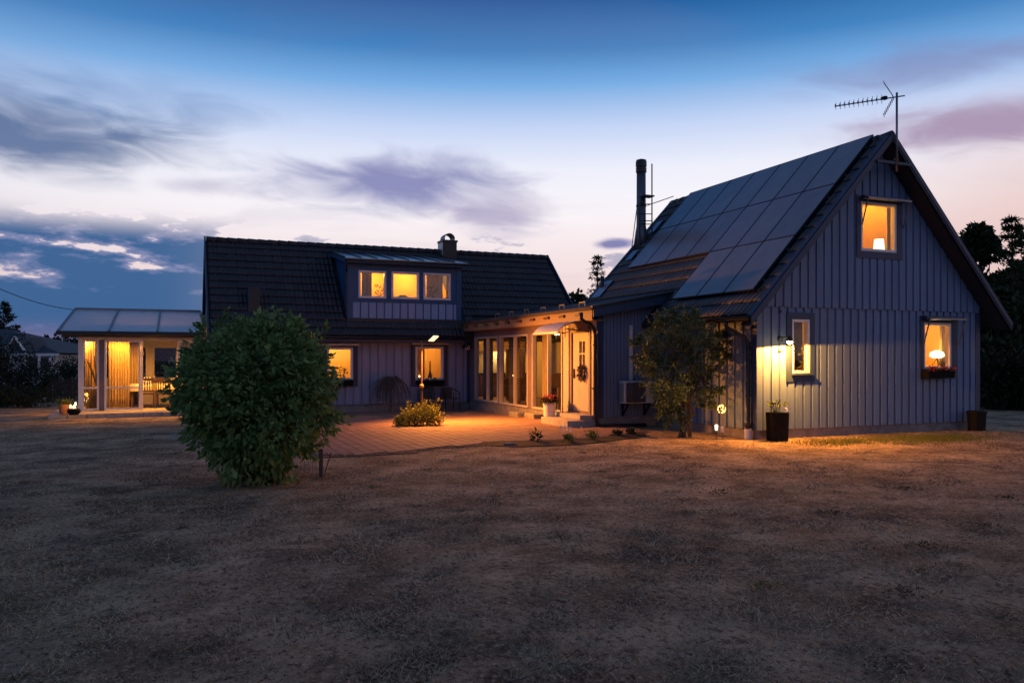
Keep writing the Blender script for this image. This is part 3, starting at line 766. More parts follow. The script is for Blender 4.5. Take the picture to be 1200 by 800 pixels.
def antenna():
    mx, my = 14.50, RY0-.085
    t = thing('tv_antenna', 'tv antenna with long spiked boom on a mast above the gable peak', 'antenna', (mx, my, AZ-.85))
    ztop = on(1047, 108, 'Y', my).z
    mb = MB(); mb.tube([(mx, my, AZ-.85), (mx, my, ztop)], .024, 10); mb.build('mast', 'galv', t, smooth=True)
    zb = on(1047, 113, 'Y', my).z
    d = Vector((-1.17*_R[0]+.7*_F[0], -1.17*_R[1]+.7*_F[1], 0)).normalized()
    p0 = Vector((mx, my, zb)) - d*.16; p1 = Vector((mx, my, zb)) + d*1.26
    mb = MB(); mb.bar(p0, p1, .022, .022); bm = mb.build('boom', 'galv', t)
    for k in range(11):
        q = Vector((mx, my, zb))+d*(.30+.095*k); h = .10-.002*k
        m2 = MB(); m2.tube([q-Vector((0, 0, h)), q+Vector((0, 0, h))], .006, 5); m2.tube([q-Vector((.02, 0, .03)), q-Vector((.02, 0, -.04))], .012, 5); m2.build('element', 'galv', bm)
    side = Vector((-d.y, d.x, 0))
    for sg in (1, -1):
        m2 = MB(); b0 = Vector((mx, my, zb))+d*.07+Vector((0, 0, sg*.02)); b1 = Vector((mx, my, zb))+d*.26+Vector((0, 0, sg*.36))
        for e in (-.16, .16): m2.bar(b0+side*e*.3, b1+side*e*.3, .01, .01)
        for k in range(8):
            q = b0.lerp(b1, k/7); m2.tube([q-side*.14, q+side*.14], .006, 5)
        m2.build('reflector', 'galv', bm)
    m2 = MB(); q = Vector((mx, my, zb))+d*.24; m2.box(q.x-.04, q.x+.04, q.y-.04, q.y+.04, zb-.02, zb+.05); m2.build('junction_box', 'black_plastic', bm)
    m2 = MB(); m2.box(mx-.06, mx+.06, my+.012, my+.045, AZ-.60, AZ-.56); m2.build('clamp', 'galv', t)
antenna()
# ================================================================== LEFT HOUSE (long side towards the courtyard, dormer)
LX0, LX1, LY, LYR, LZR, LS = .90, 13.8, 26.30, 29.36, 5.74, .952
LEY = 25.86                              # eave line
DY = 26.45                               # dormer front
def lroofz(y): return LZR - LS*(LYR-y)
def left_house():
    H = thing('dormer_house', 'long house with dark tiled roof, three window dormer and pale vertical boards', 'house', (7.3, 29.3, -.12))
    F = Face('Y', LY); zb = .17
    w1 = [on(383, 407, 'Y', LY), on(413.5, 445, 'Y', LY)]; w2 = [on(486.5, 406, 'Y', LY), on(519.5, 445, 'Y', LY)]
    win = [(w1[0].x, w1[1].x, w1[1].z, w1[0].z), (w2[0].x, w2[1].x, w2[1].z, w2[0].z)]
    tr = []
    for q, (l, r) in zip(win, ((377, 419), (481.5, 524))):
        tr.append((on(l, 410, 'Y', LY).x, on(r, 410, 'Y', LY).x, q[2]-.22, q[3]+.10))
    kit = (9.5, 12.6, .17, 2.3)          # the opening between this house and the entrance wing
    mb = MB(); mb.box(LX0+.03, 9.40, LY+.03, LY+.3, -.4, zb); mb.build('plinth', 'plinth', H)
    W = wall(H, F, LX0, LX1, zb-.005, lambda a: lroofz(LY)-.12, win+[kit], .14, 'siding_left_back')
    boards(W, F, LX0+.05, 9.33, zb-.015, lambda a: lroofz(LY)-.14, tr, .275, .215, .024, 'siding_left')
    mb = MB(); mb.box(9.30, 9.40, LY-.04, LY-.0015, zb-.015, 2.6); mb.build('corner_board', 'trim_blue', H)
    for q, t in zip(win, tr):
        wn = window(H, F, *q, fw=.07, trim=t, sill=False)
        a = MB(); F.box(a, t[0]-.02, t[1]+.02, .046, .16, t[3]-.04, t[3]+.03); a.build('awning_case', 'ac_white', wn, bevel=.01)
        for e in (t[0]+.03, t[1]-.05):
            c = MB(); c.bar(F.P(e, .12, t[3]-.05), F.P(e, .07, q[2]-.1), .02, .02); c.build('arm', 'dark_metal', wn)
    # other walls
    mb = MB(); mb.box(LX0, LX0+.14, LY+.145, 32.3, -.2, 2.6); mb.box(LX1-.14, LX1, LY+.145, 32.3, -.2, 2.6); mb.box(LX0+.145, LX1-.145, 32.16, 32.3, -.2, 2.6)
    for x in (LX0, LX1-.14): mb.prism([(x, LY+.2, 2.6), (x, 32.3, 2.6), (x, LYR, LZR-.15)], (.14, 0, 0))
    mb.build('wall', 'siding_left_back', H)
    # roof, with the dormer cut out of the courtyard slope
    dx0, dx1 = 5.14, 9.16
    th = .12; mb = MB(); ye2 = 2*LYR-LEY
    dyt = 28.4
    def slab(x0, x1, y0, y1):
        mb.prism([(x0, y0, lroofz(y0)-.02), (x0, y1, lroofz(y1)-.02), (x0, y1, lroofz(y1)-.02-th), (x0, y0, lroofz(y0)-.02-th)], (x1-x0, 0, 0))
    slab(LX0-.06, dx0+.02, LEY, LYR); slab(dx1-.02, LX1+.06, LEY, LYR); slab(dx0+.021, dx1-.021, LEY, DY+.02); slab(dx0+.021, dx1-.021, dyt, LYR)
    mb.prism([(LX0-.06, LYR+.001, LZR-.02), (LX0-.06, ye2, lroofz(LEY)-.02), (LX0-.06, ye2, lroofz(LEY)-.02-th), (LX0-.06, LYR+.001, LZR-.02-th)], (LX1-LX0+.12, 0, 0))
    R = mb.build('roof', 'deck', H)
    ln = math.hypot(LYR-LEY, LZR-lroofz(LEY)); nrow = 13; D = ln/nrow; W_ = LX1-LX0+.04; ncol = 43; Wt = W_/ncol
    me = tile_mesh('tile_l', Wt, D, 'tile', roll=.026, lip=.036)
    M0 = frame((LX0-.02, LEY, lroofz(LEY)), (1, 0, 0), (0, LYR-LEY, LZR-lroofz(LEY)))
    lay_tiles(R, me, M0, ncol, nrow, Wt, D, lambda c: not (dx0-.05 < c.x < dx1+.05 and DY-.02 < c.y < 29.0) and not (c.x > 9.6 and c.y < 26.6), lambda c: c.y > 26.2, 'tile')
    for k in range(38):
        x = LX0-.05 + (W_+.06)*k/38
        mb = MB(); mb.tube([(x+.005, LYR, LZR+.035), (x+.40, LYR, LZR+.022)], [.12, .11], 10); mb.build('ridge_tile', 'tile', R, smooth=True)
    for x, sg in ((LX0-.06, -1), (LX1+.06, 1)):
        mb = MB(); mb.prism([(x, LEY-.03, lroofz(LEY)+.12), (x, LYR, LZR+.16), (x, ye2, lroofz(LEY)+.12), (x, ye2, lroofz(LEY)-.16), (x, LYR, LZR-.14), (x, LEY-.03, lroofz(LEY)-.16)], (sg*.05, 0, 0))
        mb.build('barge_board', 'barge_blue' if sg > 0 else 'trim_blue', R)
    mb = MB(); mb.box(LX0-.05, 9.1, LEY-.02, LEY+.01, lroofz(LEY)-.2, lroofz(LEY)-.01); mb.build('fascia', 'trim_blue', R)
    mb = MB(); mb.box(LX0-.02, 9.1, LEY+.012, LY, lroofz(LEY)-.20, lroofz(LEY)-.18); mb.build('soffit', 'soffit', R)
    g = MB(); n = 8; z = lroofz(LEY)-.03
    for x in (LX0-.05, 9.05):
        for k in range(n+1):
            t = math.pi+math.pi*k/n; g.v.append((x, LEY-.09+.065*math.cos(t), z+.065*math.sin(t)))
    g.f = [(k, k+1, n+2+k, n+1+k) for k in range(n)]
    o = g.build('gutter', 'dark_metal', R, smooth=True); o.modifiers.new('s', 'SOLIDIFY').thickness = .008
    # chimney
    mb = MB(); mb.box(9.28, 9.84, 28.95, 29.55, 5.0, 6.12); ch = mb.build('chimney', 'dark_metal', R)
    mb = MB(); mb.box(9.25, 9.87, 28.92, 29.58, 6.122, 6.20); mb.build('chimney_cap', 'dark_metal', R)
    mb = MB(); nA = 14
    for k in range(nA):
        a0, a1 = math.pi*k/nA*1.06, math.pi*(k+1)/nA*1.06
        P = lambda a, r: (9.56+r*math.cos(a), 28.98, 6.25+r*math.sin(a))
        mb.prism([P(a0, .22), P(a1, .22), P(a1, .19), P(a0, .19)], (0, .5, 0))
    mb.box(9.73, 9.77, 29.0, 29.45, 6.19, 6.29); mb.box(9.34, 9.38, 29.0, 29.45, 6.19, 6.29)
    mb.build('chimney_hood', 'galv', R)
    mb = MB(); mb.box(9.262, 9.277, 28.96, 29.54, 5.62, 6.10); mb.build('flashing', 'sheet_metal', R)
    # upright vent box low on the slope
    a, b = on(291, 338, 'Y', 26.62), on(305, 366, 'Y', 26.62)
    mb = MB(); mb.box(a.x+.03, b.x, 26.62, 27.3, b.z-.25, a.z); vb = mb.build('vent_box', 'dark_metal', R)
    mb = MB(); mb.box(a.x-.0, a.x+.028, 26.60, 27.3, b.z-.2, a.z+.03); mb.box(a.x+.028, b.x+.03, 26.60, 27.3, a.z+.002, a.z+.03); mb.build('vent_cap', 'trim_blue', R)
    # snow guard hooks here and there
    # ---- dormer
    DF = Face('Y', DY)
    z0 = lroofz(DY)+.0; a0, a1 = 5.17, 9.13
    dw = []
    for l, t, r, b in ((420, 316.5, 452.5, 350), (458.5, 318, 491, 351), (496, 319.5, 528, 352)):
        p, q = on(l, t, 'Y', DY), on(r, b, 'Y', DY); dw.append((p.x, q.x, q.z, p.z))
    e0, e1 = on(404, 303, 'Y', DY-.3), on(549, 309, 'Y', DY-.3)
    ztop = e0.z-.05
    Dm = wall(H, DF, a0, a1, z0-.05, lambda a: ztop, dw, .12, 'dormer_blue', name='dormer')
    zsill = min(d[2] for d in dw)-.10
    boards(Dm, DF, a0+.17, a1-.17, z0+.06, lambda a: zsill-.04, [], .272, .225, .022, 'siding_dormer')
    for x0, x1 in ((a0-.02, a0+.16), (a1-.16, a1+.02)):
        mb = MB(); DF.box(mb, x0, x1, .0015, .03, z0-.04, ztop-.02); mb.build('corner_board', 'dormer_blue', Dm)
    mb = MB(); DF.box(mb, a0+.162, a1-.162, .0015, .034, zsill-.03, zsill+.06); mb.build('sill_board', 'dormer_blue', Dm)
    mb = MB(); DF.box(mb, a0-.05, a1+.05, .0, .10, z0-.07, z0+.03); mb.build('apron', 'dark_metal', Dm)
    for x in (a0, a1-.12):
        mb = MB(); mb.prism([(x, DY+.122, lroofz(DY+.122)-.1), (x, DY+.122, ztop), (x, 28.7, ztop+.35), (x, 28.7, lroofz(28.7)-.1)], (.12, 0, 0)); mb.build('cheek', 'dormer_blue', Dm)
    for q in dw: window(H, DF, *q, fw=.075, sill=False)
    # sheet metal roof of the dormer in standing seam strips
    e0, e1 = on(404, 303, 'Y', DY-.3), on(549, 309, 'Y', DY-.3)
    y0, y1 = DY-.32, 29.15; zE, zT = e0.z+.02, 5.52
    x0, x1 = e0.x-.0, e1.x
    n = 8
    for k in range(n):
        u0, u1 = x0+(x1-x0)*k/n, x0+(x1-x0)*(k+1)/n
        mb = MB(); mb.prism([(u0+.012, y0, zE), (u1-.012, y0, zE), (u1-.012, y1, zT), (u0+.012, y1, zT)], (0, 0, .02)); mb.build('roof_sheet', 'sheet_metal', Dm)
    for k in range(n+1):
        u = x0+(x1-x0)*k/n
        mb = MB(); mb.bar((u, y0, zE+.03), (u, y1, zT+.03), .022, .055); mb.build('seam', 'dark_metal', Dm)
    mb = MB(); mb.prism([(x0, y0+.01, zE-.13), (x1, y0+.01, zE-.13), (x1, y1, zT-.12), (x0, y1, zT-.12)], (0, 0, .118)); mb.build('dormer_deck', 'dormer_blue', Dm)
    mb = MB(); mb.box(x0-.02, x1+.02, y0-.09, y0-.002, zE-.07, zE-.005); mb.build('gutter', 'dark_metal', Dm, bevel=.02)
    mb = MB(); mb.tube([(x0+.04, y0-.05, zE-.06), (x0+.06, y0-.02, zE-.2), (a0-.05, DY-.03, zE-.42), (a0-.05, DY-.05, z0+.1)], .03, 8); mb.build('downpipe', 'dark_metal', Dm)
    # rooms
    room(H, dx0+.13, dx1-.13, DY+.125, 28.3, 3.0, 4.78, 'room_orange')
    for q in win: room(H, q[0]-.7, q[1]+.6, LY+.15, LY+2.4, .2, 2.35, 'room_paint')
    return H, dw, win
LH, DWIN, LWIN = left_house()

# ================================================================== ENTRANCE WING between the two houses
WX, WY = 9.407, 17.05
def wing():
    H = thing('entrance_wing', 'low entrance wing with large sliding windows between the two houses', 'house', (10.2, 21.5, -.05))
    F = Face('X', WX); G = Face('Y', WY)
    wr = [(18.93, 20.90), (21.20, 23.42), (23.57, 25.72)]
    zw0, zw1 = .24, 2.40
    ops = [(a, b, zw0, zw1) for a, b in wr] + [(17.36, 18.47, .30, 2.42)]
    mb = MB(); mb.box(WX+.02, WX+.3, WY+.3, LY, -.4, .235); mb.box(WX+.02, 11.12, WY+.02, WY+.3, -.4, .245); mb.build('plinth', 'plinth', H)
    W = wall(H, F, WY+.001, LY-.05, .235, lambda a: 2.80, ops, .14, 'post_brown')
    W2 = wall(H, G, WX, 11.10, .245, lambda a: 2.78+.18*(a-WX), [], .14, 'siding_wing', n_out=.0)
    # narrow cladding, too fine to pick apart
    mb = MB(); a = WX+.16
    while a < 11.08:
        b = min(a+.083, 11.09); G.poly(mb, [(a, .255), (b, .255), (b, 2.76+.18*(b-WX)), (a, 2.76+.18*(a-WX))], .0015, .016); a += .098
    tag(mb.build('cladding', 'siding_wing', W2), kind='stuff')
    mb = MB(); G.box(mb, WX-.02, WX+.15, .0015, .03, .24, 2.78); mb.build('corner_board', 'trim_blue', H)
    mb = MB(); F.box(mb, WY+.002, WY+.24, .0015, .028, .24, 2.62); mb.build('corner_board', 'cream', H)
    mb = MB(); F.box(mb, 18.55, 18.86, .0015, .026, .24, 2.55); mb.build('panel', 'cream', H)
    for a0, a1 in wr:
        window(H, F, a0, a1, zw0, zw1, fw=.058, mull=((a0+a1)/2-.06,), sill=False, depth=.10, frame_m='link_frame')
    # door
    mb = MB(); 
    F.box(mb, 17.36, 17.45, -.10, .03, .305, 2.42); F.box(mb, 18.38, 18.47, -.10, .03, .305, 2.42); F.box(mb, 17.45, 18.38, -.10, .028, 2.34, 2.42); F.box(mb, 17.45, 18.38, -.10, .028, .305, .345)
    mb.build('door_frame', 'post_brown', H)
    mb = MB(); zd0, zd1 = .36, 2.335; g = (17.70, 18.02, 1.50, 2.12)
    F.box(mb, 17.455, g[0], -.06, -.01, zd0, zd1); F.box(mb, g[1], 18.375, -.06, -.01, zd0, zd1)
    F.box(mb, g[0], g[1], -.06, -.012, zd0, g[2]); F.box(mb, g[0], g[1], -.06, -.012, g[3], zd1)
    F.box(mb, (g[0]+g[1])/2-.018, (g[0]+g[1])/2+.018, -.05, -.014, g[2], g[3]); F.box(mb, g[0], g[1], -.05, -.016, 1.79, 1.825)
    D = mb.build('door', 'cream', H)
    for (c0, c1) in ((g[0], (g[0]+g[1])/2-.02), ((g[0]+g[1])/2+.02, g[1])):
        for (e0, e1) in ((g[2], 1.79), (1.825, g[3])):
            q = MB(); F.box(q, c0, c1, -.036, -.032, e0, e1); q.build('pane', 'window_glass', D)
    q = MB(); F.box(q, 18.26, 18.34, -.008, .02, 1.18, 1.42); q.build('lock_plate', 'dark_metal', D)
    q = MB(); q.tube([F.P(18.30, .02, 1.26), F.P(18.30, .07, 1.26), F.P(18.17, .075, 1.26)], .013, 8); q.build('handle', 'dark_metal', D)
    # roof: low pitch towards the courtyard
    ez0, sl = 2.90, .18
    rx0, rx1, ry0, ry1 = 9.08, 11.55, 16.72, 26.75
    rz = lambda x: ez0+sl*(x-rx0)
    mb = MB(); mb.prism([(rx0, ry0, rz(rx0)), (rx1, ry0, rz(rx1)), (rx1, ry0, rz(rx1)-.05), (rx0, ry0, rz(rx0)-.05)], (0, ry1-ry0, 0))
    mb.prism([(rx1, 21.36, rz(rx1)), (13.2, 21.36, rz(13.2)), (13.2, 21.36, rz(13.2)-.05), (rx1, 21.36, rz(rx1)-.05)], (0, ry1-21.36, 0))
    R = mb.build('roof', 'felt', H)
    mb = MB(); mb.prism([(rx0+.03, ry0-.03, rz(rx0)-.015), (rx1, ry0-.03, rz(rx1)-.015), (rx1, ry0-.03, rz(rx1)-.22), (rx0+.03, ry0-.03, rz(rx0)-.22)], (0, .028, 0)); mb.build('barge_board', 'barge_blue', R)
    mb = MB(); mb.prism([(rx0-.02, ry0-.06, rz(rx0)+.05), (rx1, ry0-.06, rz(rx1)+.05), (rx1, ry0-.06, rz(rx1)-.012), (rx0-.02, ry0-.06, rz(rx0)-.012)], (0, .12, 0)); mb.build('verge_cap', 'dark_metal', R)
    mb = MB(); mb.box(rx0-.022, rx0+.0, ry0, 26.2, rz(rx0)-.055, rz(rx0)+.03); mb.build('eave_trim', 'felt', R)
    mb = MB(); mb.box(rx0+.03, rx0+.06, ry0+.05, 26.1, 2.62, rz(rx0)-.052); mb.build('fascia', 'wood_fascia', R)
    mb = MB(); mb.box(rx0+.061, WX-.001, ry0+.05, 26.2, 2.60, 2.62); mb.build('soffit', 'wood_fascia', R)
    for k in range(10):
        y = 17.3+k*.92; mb = MB(); mb.box(rx0-.02, rx0+.029, y, y+.28, rz(rx0)-.17, rz(rx0)-.11); mb.build('rafter_end', 'wood_dark', R)
    for k in range(6):
        y = 17.5+k*1.15; mb = MB(); x = rx0+.35; z = rz(x)
        mb.bar((x-.12, y, z), (x-.12, y, z+.12), .02, .02); mb.bar((x-.12, y+.3, z), (x-.12, y+.3, z+.12), .02, .02); mb.bar((x-.12, y-.01, z+.13), (x-.12, y+.31, z+.13), .02, .03)
        mb.build('snow_guard', 'galv', R)
    # downpipe with its long foot running along the plinth
    pts = [on(681, 366, 'Y', 16.9), on(681, 373, 'Y', 16.9), on(684, 376.5, 'Y', 16.9), on(692, 380, 'Y', 16.92), on(696, 385, 'Y', 16.94), on(697.5, 392, 'Y', 16.95), on(697.5, 486, 'Y', 16.95), on(699, 494, 'Y', 16.93), on(703, 499, 'Y', 16.9)]
    pts += [Vector((9.75, 16.82, .06)), Vector((10.6, 16.75, .055))]
    mb = MB(); mb.tube(pts, .048, 10); dp = mb.build('downpipe', 'dark_metal', H, smooth=True)
    for z in (.95, 2.0):
        mb = MB(); mb.box(pts[6].x-.07, pts[6].x+.07, 16.94, WY-.03, z, z+.03); mb.build('pipe_clip', 'dark_metal', dp)
    # interior shared with the kitchen of the long house
    mb = MB(); y0, y1, zc = WY+.16, 29.1, 2.55
    x0, x1 = WX+.145, 12.75
    def q(*p): mb.add(p, [(0, 1, 2, 3)])
    q((11.1, y0, .2), (11.1, 21.4, .2), (11.1, 21.4, zc), (11.1, y0, zc)); q((11.1, 21.4, .2), (x1, 21.4, .2), (x1, 21.4, zc), (11.1, 21.4, zc))
    q((x1, 21.4, .2), (x1, y1, .2), (x1, y1, zc), (x1, 21.4, zc)); q((9.6, y1, .2), (x1, y1, .2), (x1, y1, zc), (9.6, y1, zc))
    q((9.55, LY+.15, .2), (9.55, y1, .2), (9.55, y1, zc), (9.55, LY+.15, zc)); q((x0, y0, zc), (x1, y0, zc), (x1, y1, zc), (x0, y1, zc)); q((x0, y0, .2), (11.1, y0, .2), (11.1, y0, zc), (x0, y0, zc))
    mb.build('room_wall', 'room_paint', H)
    mb = MB(); mb.box(x0, x1, y0, y1, .15, .2); mb.build('room_floor', 'room_floor', H)
    return H
WING = wing()
def canopy():
    t = thing('door_canopy', 'curved clear sheet canopy on brackets above the front door', 'canopy', (9.40, 18.1, 2.75))
    y0, y1 = 17.38, 18.80; n = 12; mb = MB()
    P = []
    for k in range(n+1):
        a = math.pi/2*k/n*.95; P.append((9.39-.90*math.sin(a), 2.30+.34*math.cos(a)))
    for k in range(n): mb.prism([(P[k][0], y0, P[k][1]), (P[k+1][0], y0, P[k+1][1]), (P[k+1][0], y0, P[k+1][1]-.01), (P[k][0], y0, P[k][1]-.01)], (0, y1-y0, 0))
    mb.build('sheet', 'poly_sheet', t, smooth=False)
    for y in (y0+.06, y1-.06):
        m2 = MB(); m2.tube([(p[0], y, p[1]-.025) for p in P], .014, 6); m2.tube([(9.38, y, 2.35), (8.75, y, 2.42)], .014, 6); m2.tube([(9.385, y, 2.25), (9.385, y, 2.62)], .018, 6); m2.build('bracket', 'dark_metal', t)
    m2 = MB(); m2.bar((P[-1][0], y0, P[-1][1]), (P[-1][0], y1, P[-1][1]), .03, .025); m2.build('front_rail', 'steel_white', t)
canopy()

# ================================================================== GLASS SUNROOM
SY, SXL, SXR, SZ = 26.5, -2.68, .84, .13
def sunroom():
    H = thing('glass_sunroom', 'lit glass sunroom with translucent panel roof at the end of the long house', 'sunroom', (-.9, 28, 0))
    F = Face('Y', SY)
    X = lambda px: on(px, 440, 'Y', SY).x
    zt = 2.24
    # floor slab of pale blocks along the front edge
    sl = MB(); sl.box(-3.36, 1.0, 25.36, 30.3, -.2, SZ); S = sl.build('slab', 'concrete', H)
    for k in range(9):
        x = -3.37+k*.485; b = MB(); b.box(x+.008, x+.477, 25.22, 25.355, -.15, SZ-.004); b.build('edge_block', 'concrete', S, bevel=.01)
    # posts
    for l, r in ((116.3, 122.3),):
        mb = MB(); F.box(mb, X(l), X(r), -.10, .06, SZ, zt); mb.build('post', 'post_brown', H)
    mb = MB(); F.box(mb, SXL-.06, X(95.8), -.12, .05, SZ, zt); mb.build('post', 'white', H)
    mb = MB(); F.box(mb, SXL-.06, SXR, -.08, .07, zt, zt+.07); mb.build('header', 'white', H)
    def leaf(a0, a1, n, rail=True, fw=.055):
        f = Face('Y', SY-n); return window(H, f, a0, a1, SZ+.02, zt-.005, fw=fw, rails=((SZ+.68,) if rail else ()), sill=False, depth=.03, gm='clear_glass')
    leaf(X(95.9), X(116.2), .03); leaf(X(122.4), X(165), .05)
    mb = MB(); F.box(mb, X(163), X(167.5), -.11, -.055, SZ, zt); mb.build('post', 'white', H)
    leaf(-.05, SXR-.01, -.02)
    # left side wall of glass, back wall with dark windows
    G = Face('X', SXL)
    window(H, G, 26.66, 28.3, SZ+.02, zt, fw=.06, sill=False, depth=.03, gm='clear_glass'); window(H, G, 28.36, 30.0, SZ+.02, zt, fw=.06, sill=False, depth=.03, gm='clear_glass')
    B = Face('Y', 30.0)
    bo = [(-2.5, -1.0, .95, 2.1), (-.85, .7, .95, 2.1)]
    wall(H, B, SXL, SXR, SZ, lambda a: 2.45, bo, .1, 'cream')
    for q in bo: window(H, B, *q, fw=.06, mull=((q[0]+q[1])/2,), sill='w', depth=.06, frame_m='cream')
    mb = MB(); mb.box(SXR, SXR+.05, SY, 30.05, SZ, 2.9); mb.build('wall', 'cream', H)
    # ceiling over the front half
    mb = MB(); mb.box(SXL, SXR, SY-.3, 27.3, zt+.072, zt+.10); mb.build('ceiling', 'cream', H)
    # roof sheets between aluminium bars
    y0, y1, z0, z1 = 26.08, 30.15, 2.45, 3.30
    xs = [on(px, 389, 'Y', y0).x for px in (68, 126, 183, 239)]
    xs = [xs[0], xs[0]+(xs[3]-xs[0])/3, xs[0]+2*(xs[3]-xs[0])/3, xs[3]]
    for a, b in zip(xs[:-1], xs[1:]):
        mb = MB(); mb.prism([(a+.03, y0, z0), (b-.03, y0, z0), (b-.03, y1, z1), (a+.03, y1, z1)], (0, 0, .025)); mb.build('roof_sheet', 'poly_sheet', H)
    for x in xs:
        mb = MB(); mb.bar((x, y0-.01, z0+.02), (x, y1, z1+.02), .06, .07); mb.build('roof_bar', 'galv', H)
    mb = MB(); mb.box(xs[0]-.05, xs[-1]+.05, y0-.10, y0-.012, z0-.09, z0+.03); mb.build('gutter', 'dark_metal', H, bevel=.02)
    mb = MB(); mb.box(xs[0]+.1, xs[-1], y0+.02, SY-.075, z0-.14, z0-.05); mb.build('eave_beam', 'wood_dark', H)
    mb = MB(); mb.box(xs[0], xs[-1], y1, y1+.08, z1-.25, z1+.08); mb.build('ridge_beam', 'galv', H)
    mb = MB(); mb.prism([(SXL, SY+.1, 2.33), (SXL, 30.1, 2.33), (SXL, 30.1, 3.15), (SXL, SY+.1, 2.40)], (.04, 0, 0)); mb.build('side_panel', 'cream', H)
    mb = MB(); mb.box(SXL, SXR, 29.95, 30.0, 2.451, 3.2); mb.build('back_panel', 'cream', H)
    return H
sunroom()
#==STEP==
# ================================================================== LAMPS
def yard_lamp():
    b = on(494, 493.5, 'Z', 0); x, y = b.x, b.y; z0 = gz(x, y)
    t = thing('yard_lamp', 'slim metal lamp post with flat lit head above the yellow green shrub', 'lamp', (x, y, z0))
    zt = on(494, 402, 'Y', y).z
    mb = MB(); mb.tube([(x, y, z0-.05), (x, y, .95)], .036, 10); mb.build('pole', 'wood_dark', t)
    mb = MB(); mb.tube([(x, y, .95), (x, y, zt)], .024, 10); p = mb.build('pole_upper', 'wood_mid', t)
    mb = MB(); mb.lathe((x, y, .90), [(.04, 0), (.06, .02), (.06, .07), (.035, .10)], 12); mb.build('collar', 'wood_mid', t)
    mb = MB(); mb.lathe((x, y, zt), [(.03, 0), (.03, .04), (.012, .06)], 10); mb.build('cap', 'wood_mid', t)
    h = on(508, 396.5, 'Y', y-.12); n = Vector((.44, -.46, -.77)).normalized()
    mb = MB(); mb.tube([(x, y, zt-.03), (x+.06, y-.02, zt+.03), h-n*.05], .02, 8); mb.build('arm', 'dark_metal', t)
    a = n.cross(Vector((0, 0, 1))).normalized(); c = n.cross(a)
    def plate(name, w_, d_, o0, o1, m):
        q = MB(); q.prism([h+a*w_+c*d_+n*o0, h-a*w_+c*d_+n*o0, h-a*w_-c*d_+n*o0, h+a*w_-c*d_+n*o0], n*(o1-o0)); return q.build(name, m, t)
    plate('head', .15, .12, -.06, -.005, 'dark_metal'); plate('lens', .13, .10, -.004, .012, 'lamp_lens')
    lamp_light('AREA', 'lamp_light', h+n*.03, 680, (1, .31, .035), t, spread=rad(168), shape='RECTANGLE', size=.24, size_y=.18, aim=n)
yard_lamp()
def wall_lamp():
    p = on(925.5, 398.5, 'Y', GY-.36)
    t = thing('wall_lamp', 'bright wall spotlight between the horseshoe and the narrow gable window', 'lamp', (p.x, GY, p.z))
    mb = MB(); mb.lathe((p.x, p.y, p.z), [(.055, -.02), (.06, .03), (.05, .075), (.02, .09)], 16); mb.build('shade', 'dark_metal', t)
    mb = MB(); mb.tube([(p.x, GY-.025, p.z+.06), (p.x, p.y, p.z+.06)], .014, 8); mb.lathe((p.x, GY-.03, p.z+.03), [(.03, 0), (.03, .06)], 12); mb.build('arm', 'dark_metal', t)
    mb = MB(); mb.lathe((p.x, p.y, p.z), [(.015, -.085), (.045, -.07), (.058, -.045), (.05, -.021)], 14); mb.build('bulb', 'bulb_led', t)
    lamp_light('SPOT', 'lamp_light', (p.x, p.y, p.z-.10), 800, (1, .34, .045), t, size=.03, spot_size=rad(179), spot_blend=.06, aim=(.06, -.03, -1))
wall_lamp()
def room_lights():
    # ceiling lamps inside the rooms
    def ceil(label, x, y, z, pw, col=WARM):
        t = thing('ceiling_lamp', label, 'lamp', (x, y, z))
        mb = MB(); mb.lathe((x, y, z-.09), [(.03, 0), (.09, .02), (.09, .07), (.03, .089)], 14); mb.build('shade', 'bulb_warm', t)
        lamp_light('POINT', 'lamp_light', (x, y, z-.16), pw, col, t, size=.08)
    ceil('small round ceiling lamp inside the attic gable room', 14.4, GY+1.5, 5.35, 150, (1, .42, .03))
    ceil('small round ceiling lamp in the room with the table lamp and red flower box', 16.3, GY+1.6, 2.75, 55, (1, .42, .03))
    ceil('small round ceiling lamp inside the room with the narrow window', 13.3, GY+1.3, 2.75, 30, (1, .44, .07))
    ceil('small round ceiling lamp behind the left dormer window', 6.2, 27.6, 4.78, 60, (1, .44, .06))
    ceil('small round ceiling lamp behind the middle dormer window', 7.6, 27.7, 4.78, 55, (1, .34, .06))
    ceil('small round ceiling lamp behind the curtained dormer window', 8.8, 27.5, 4.78, 30, (1, .38, .08))
    ceil('small round ceiling lamp in the room behind the big bush', (LWIN[0][0]+LWIN[0][1])/2+.2, LY+1.5, 2.35, 60, (1, .44, .06))
    ceil('small round ceiling lamp in the room behind the patio chairs', (LWIN[1][0]+LWIN[1][1])/2+.4, LY+1.5, 2.35, 34, (1, .40, .06))
    ceil('round ceiling lamp in the hall behind the front door', 10.3, 18.6, 2.55, 40, (1, .42, .10))
    ceil('round ceiling lamp in the sitting area of the wing', 11.7, 24.0, 2.55, 70, (1, .42, .10))
    ceil('round ceiling lamp over the kitchen worktop', 11.2, 27.6, 2.55, 60, (1, .50, .10))
room_lights()
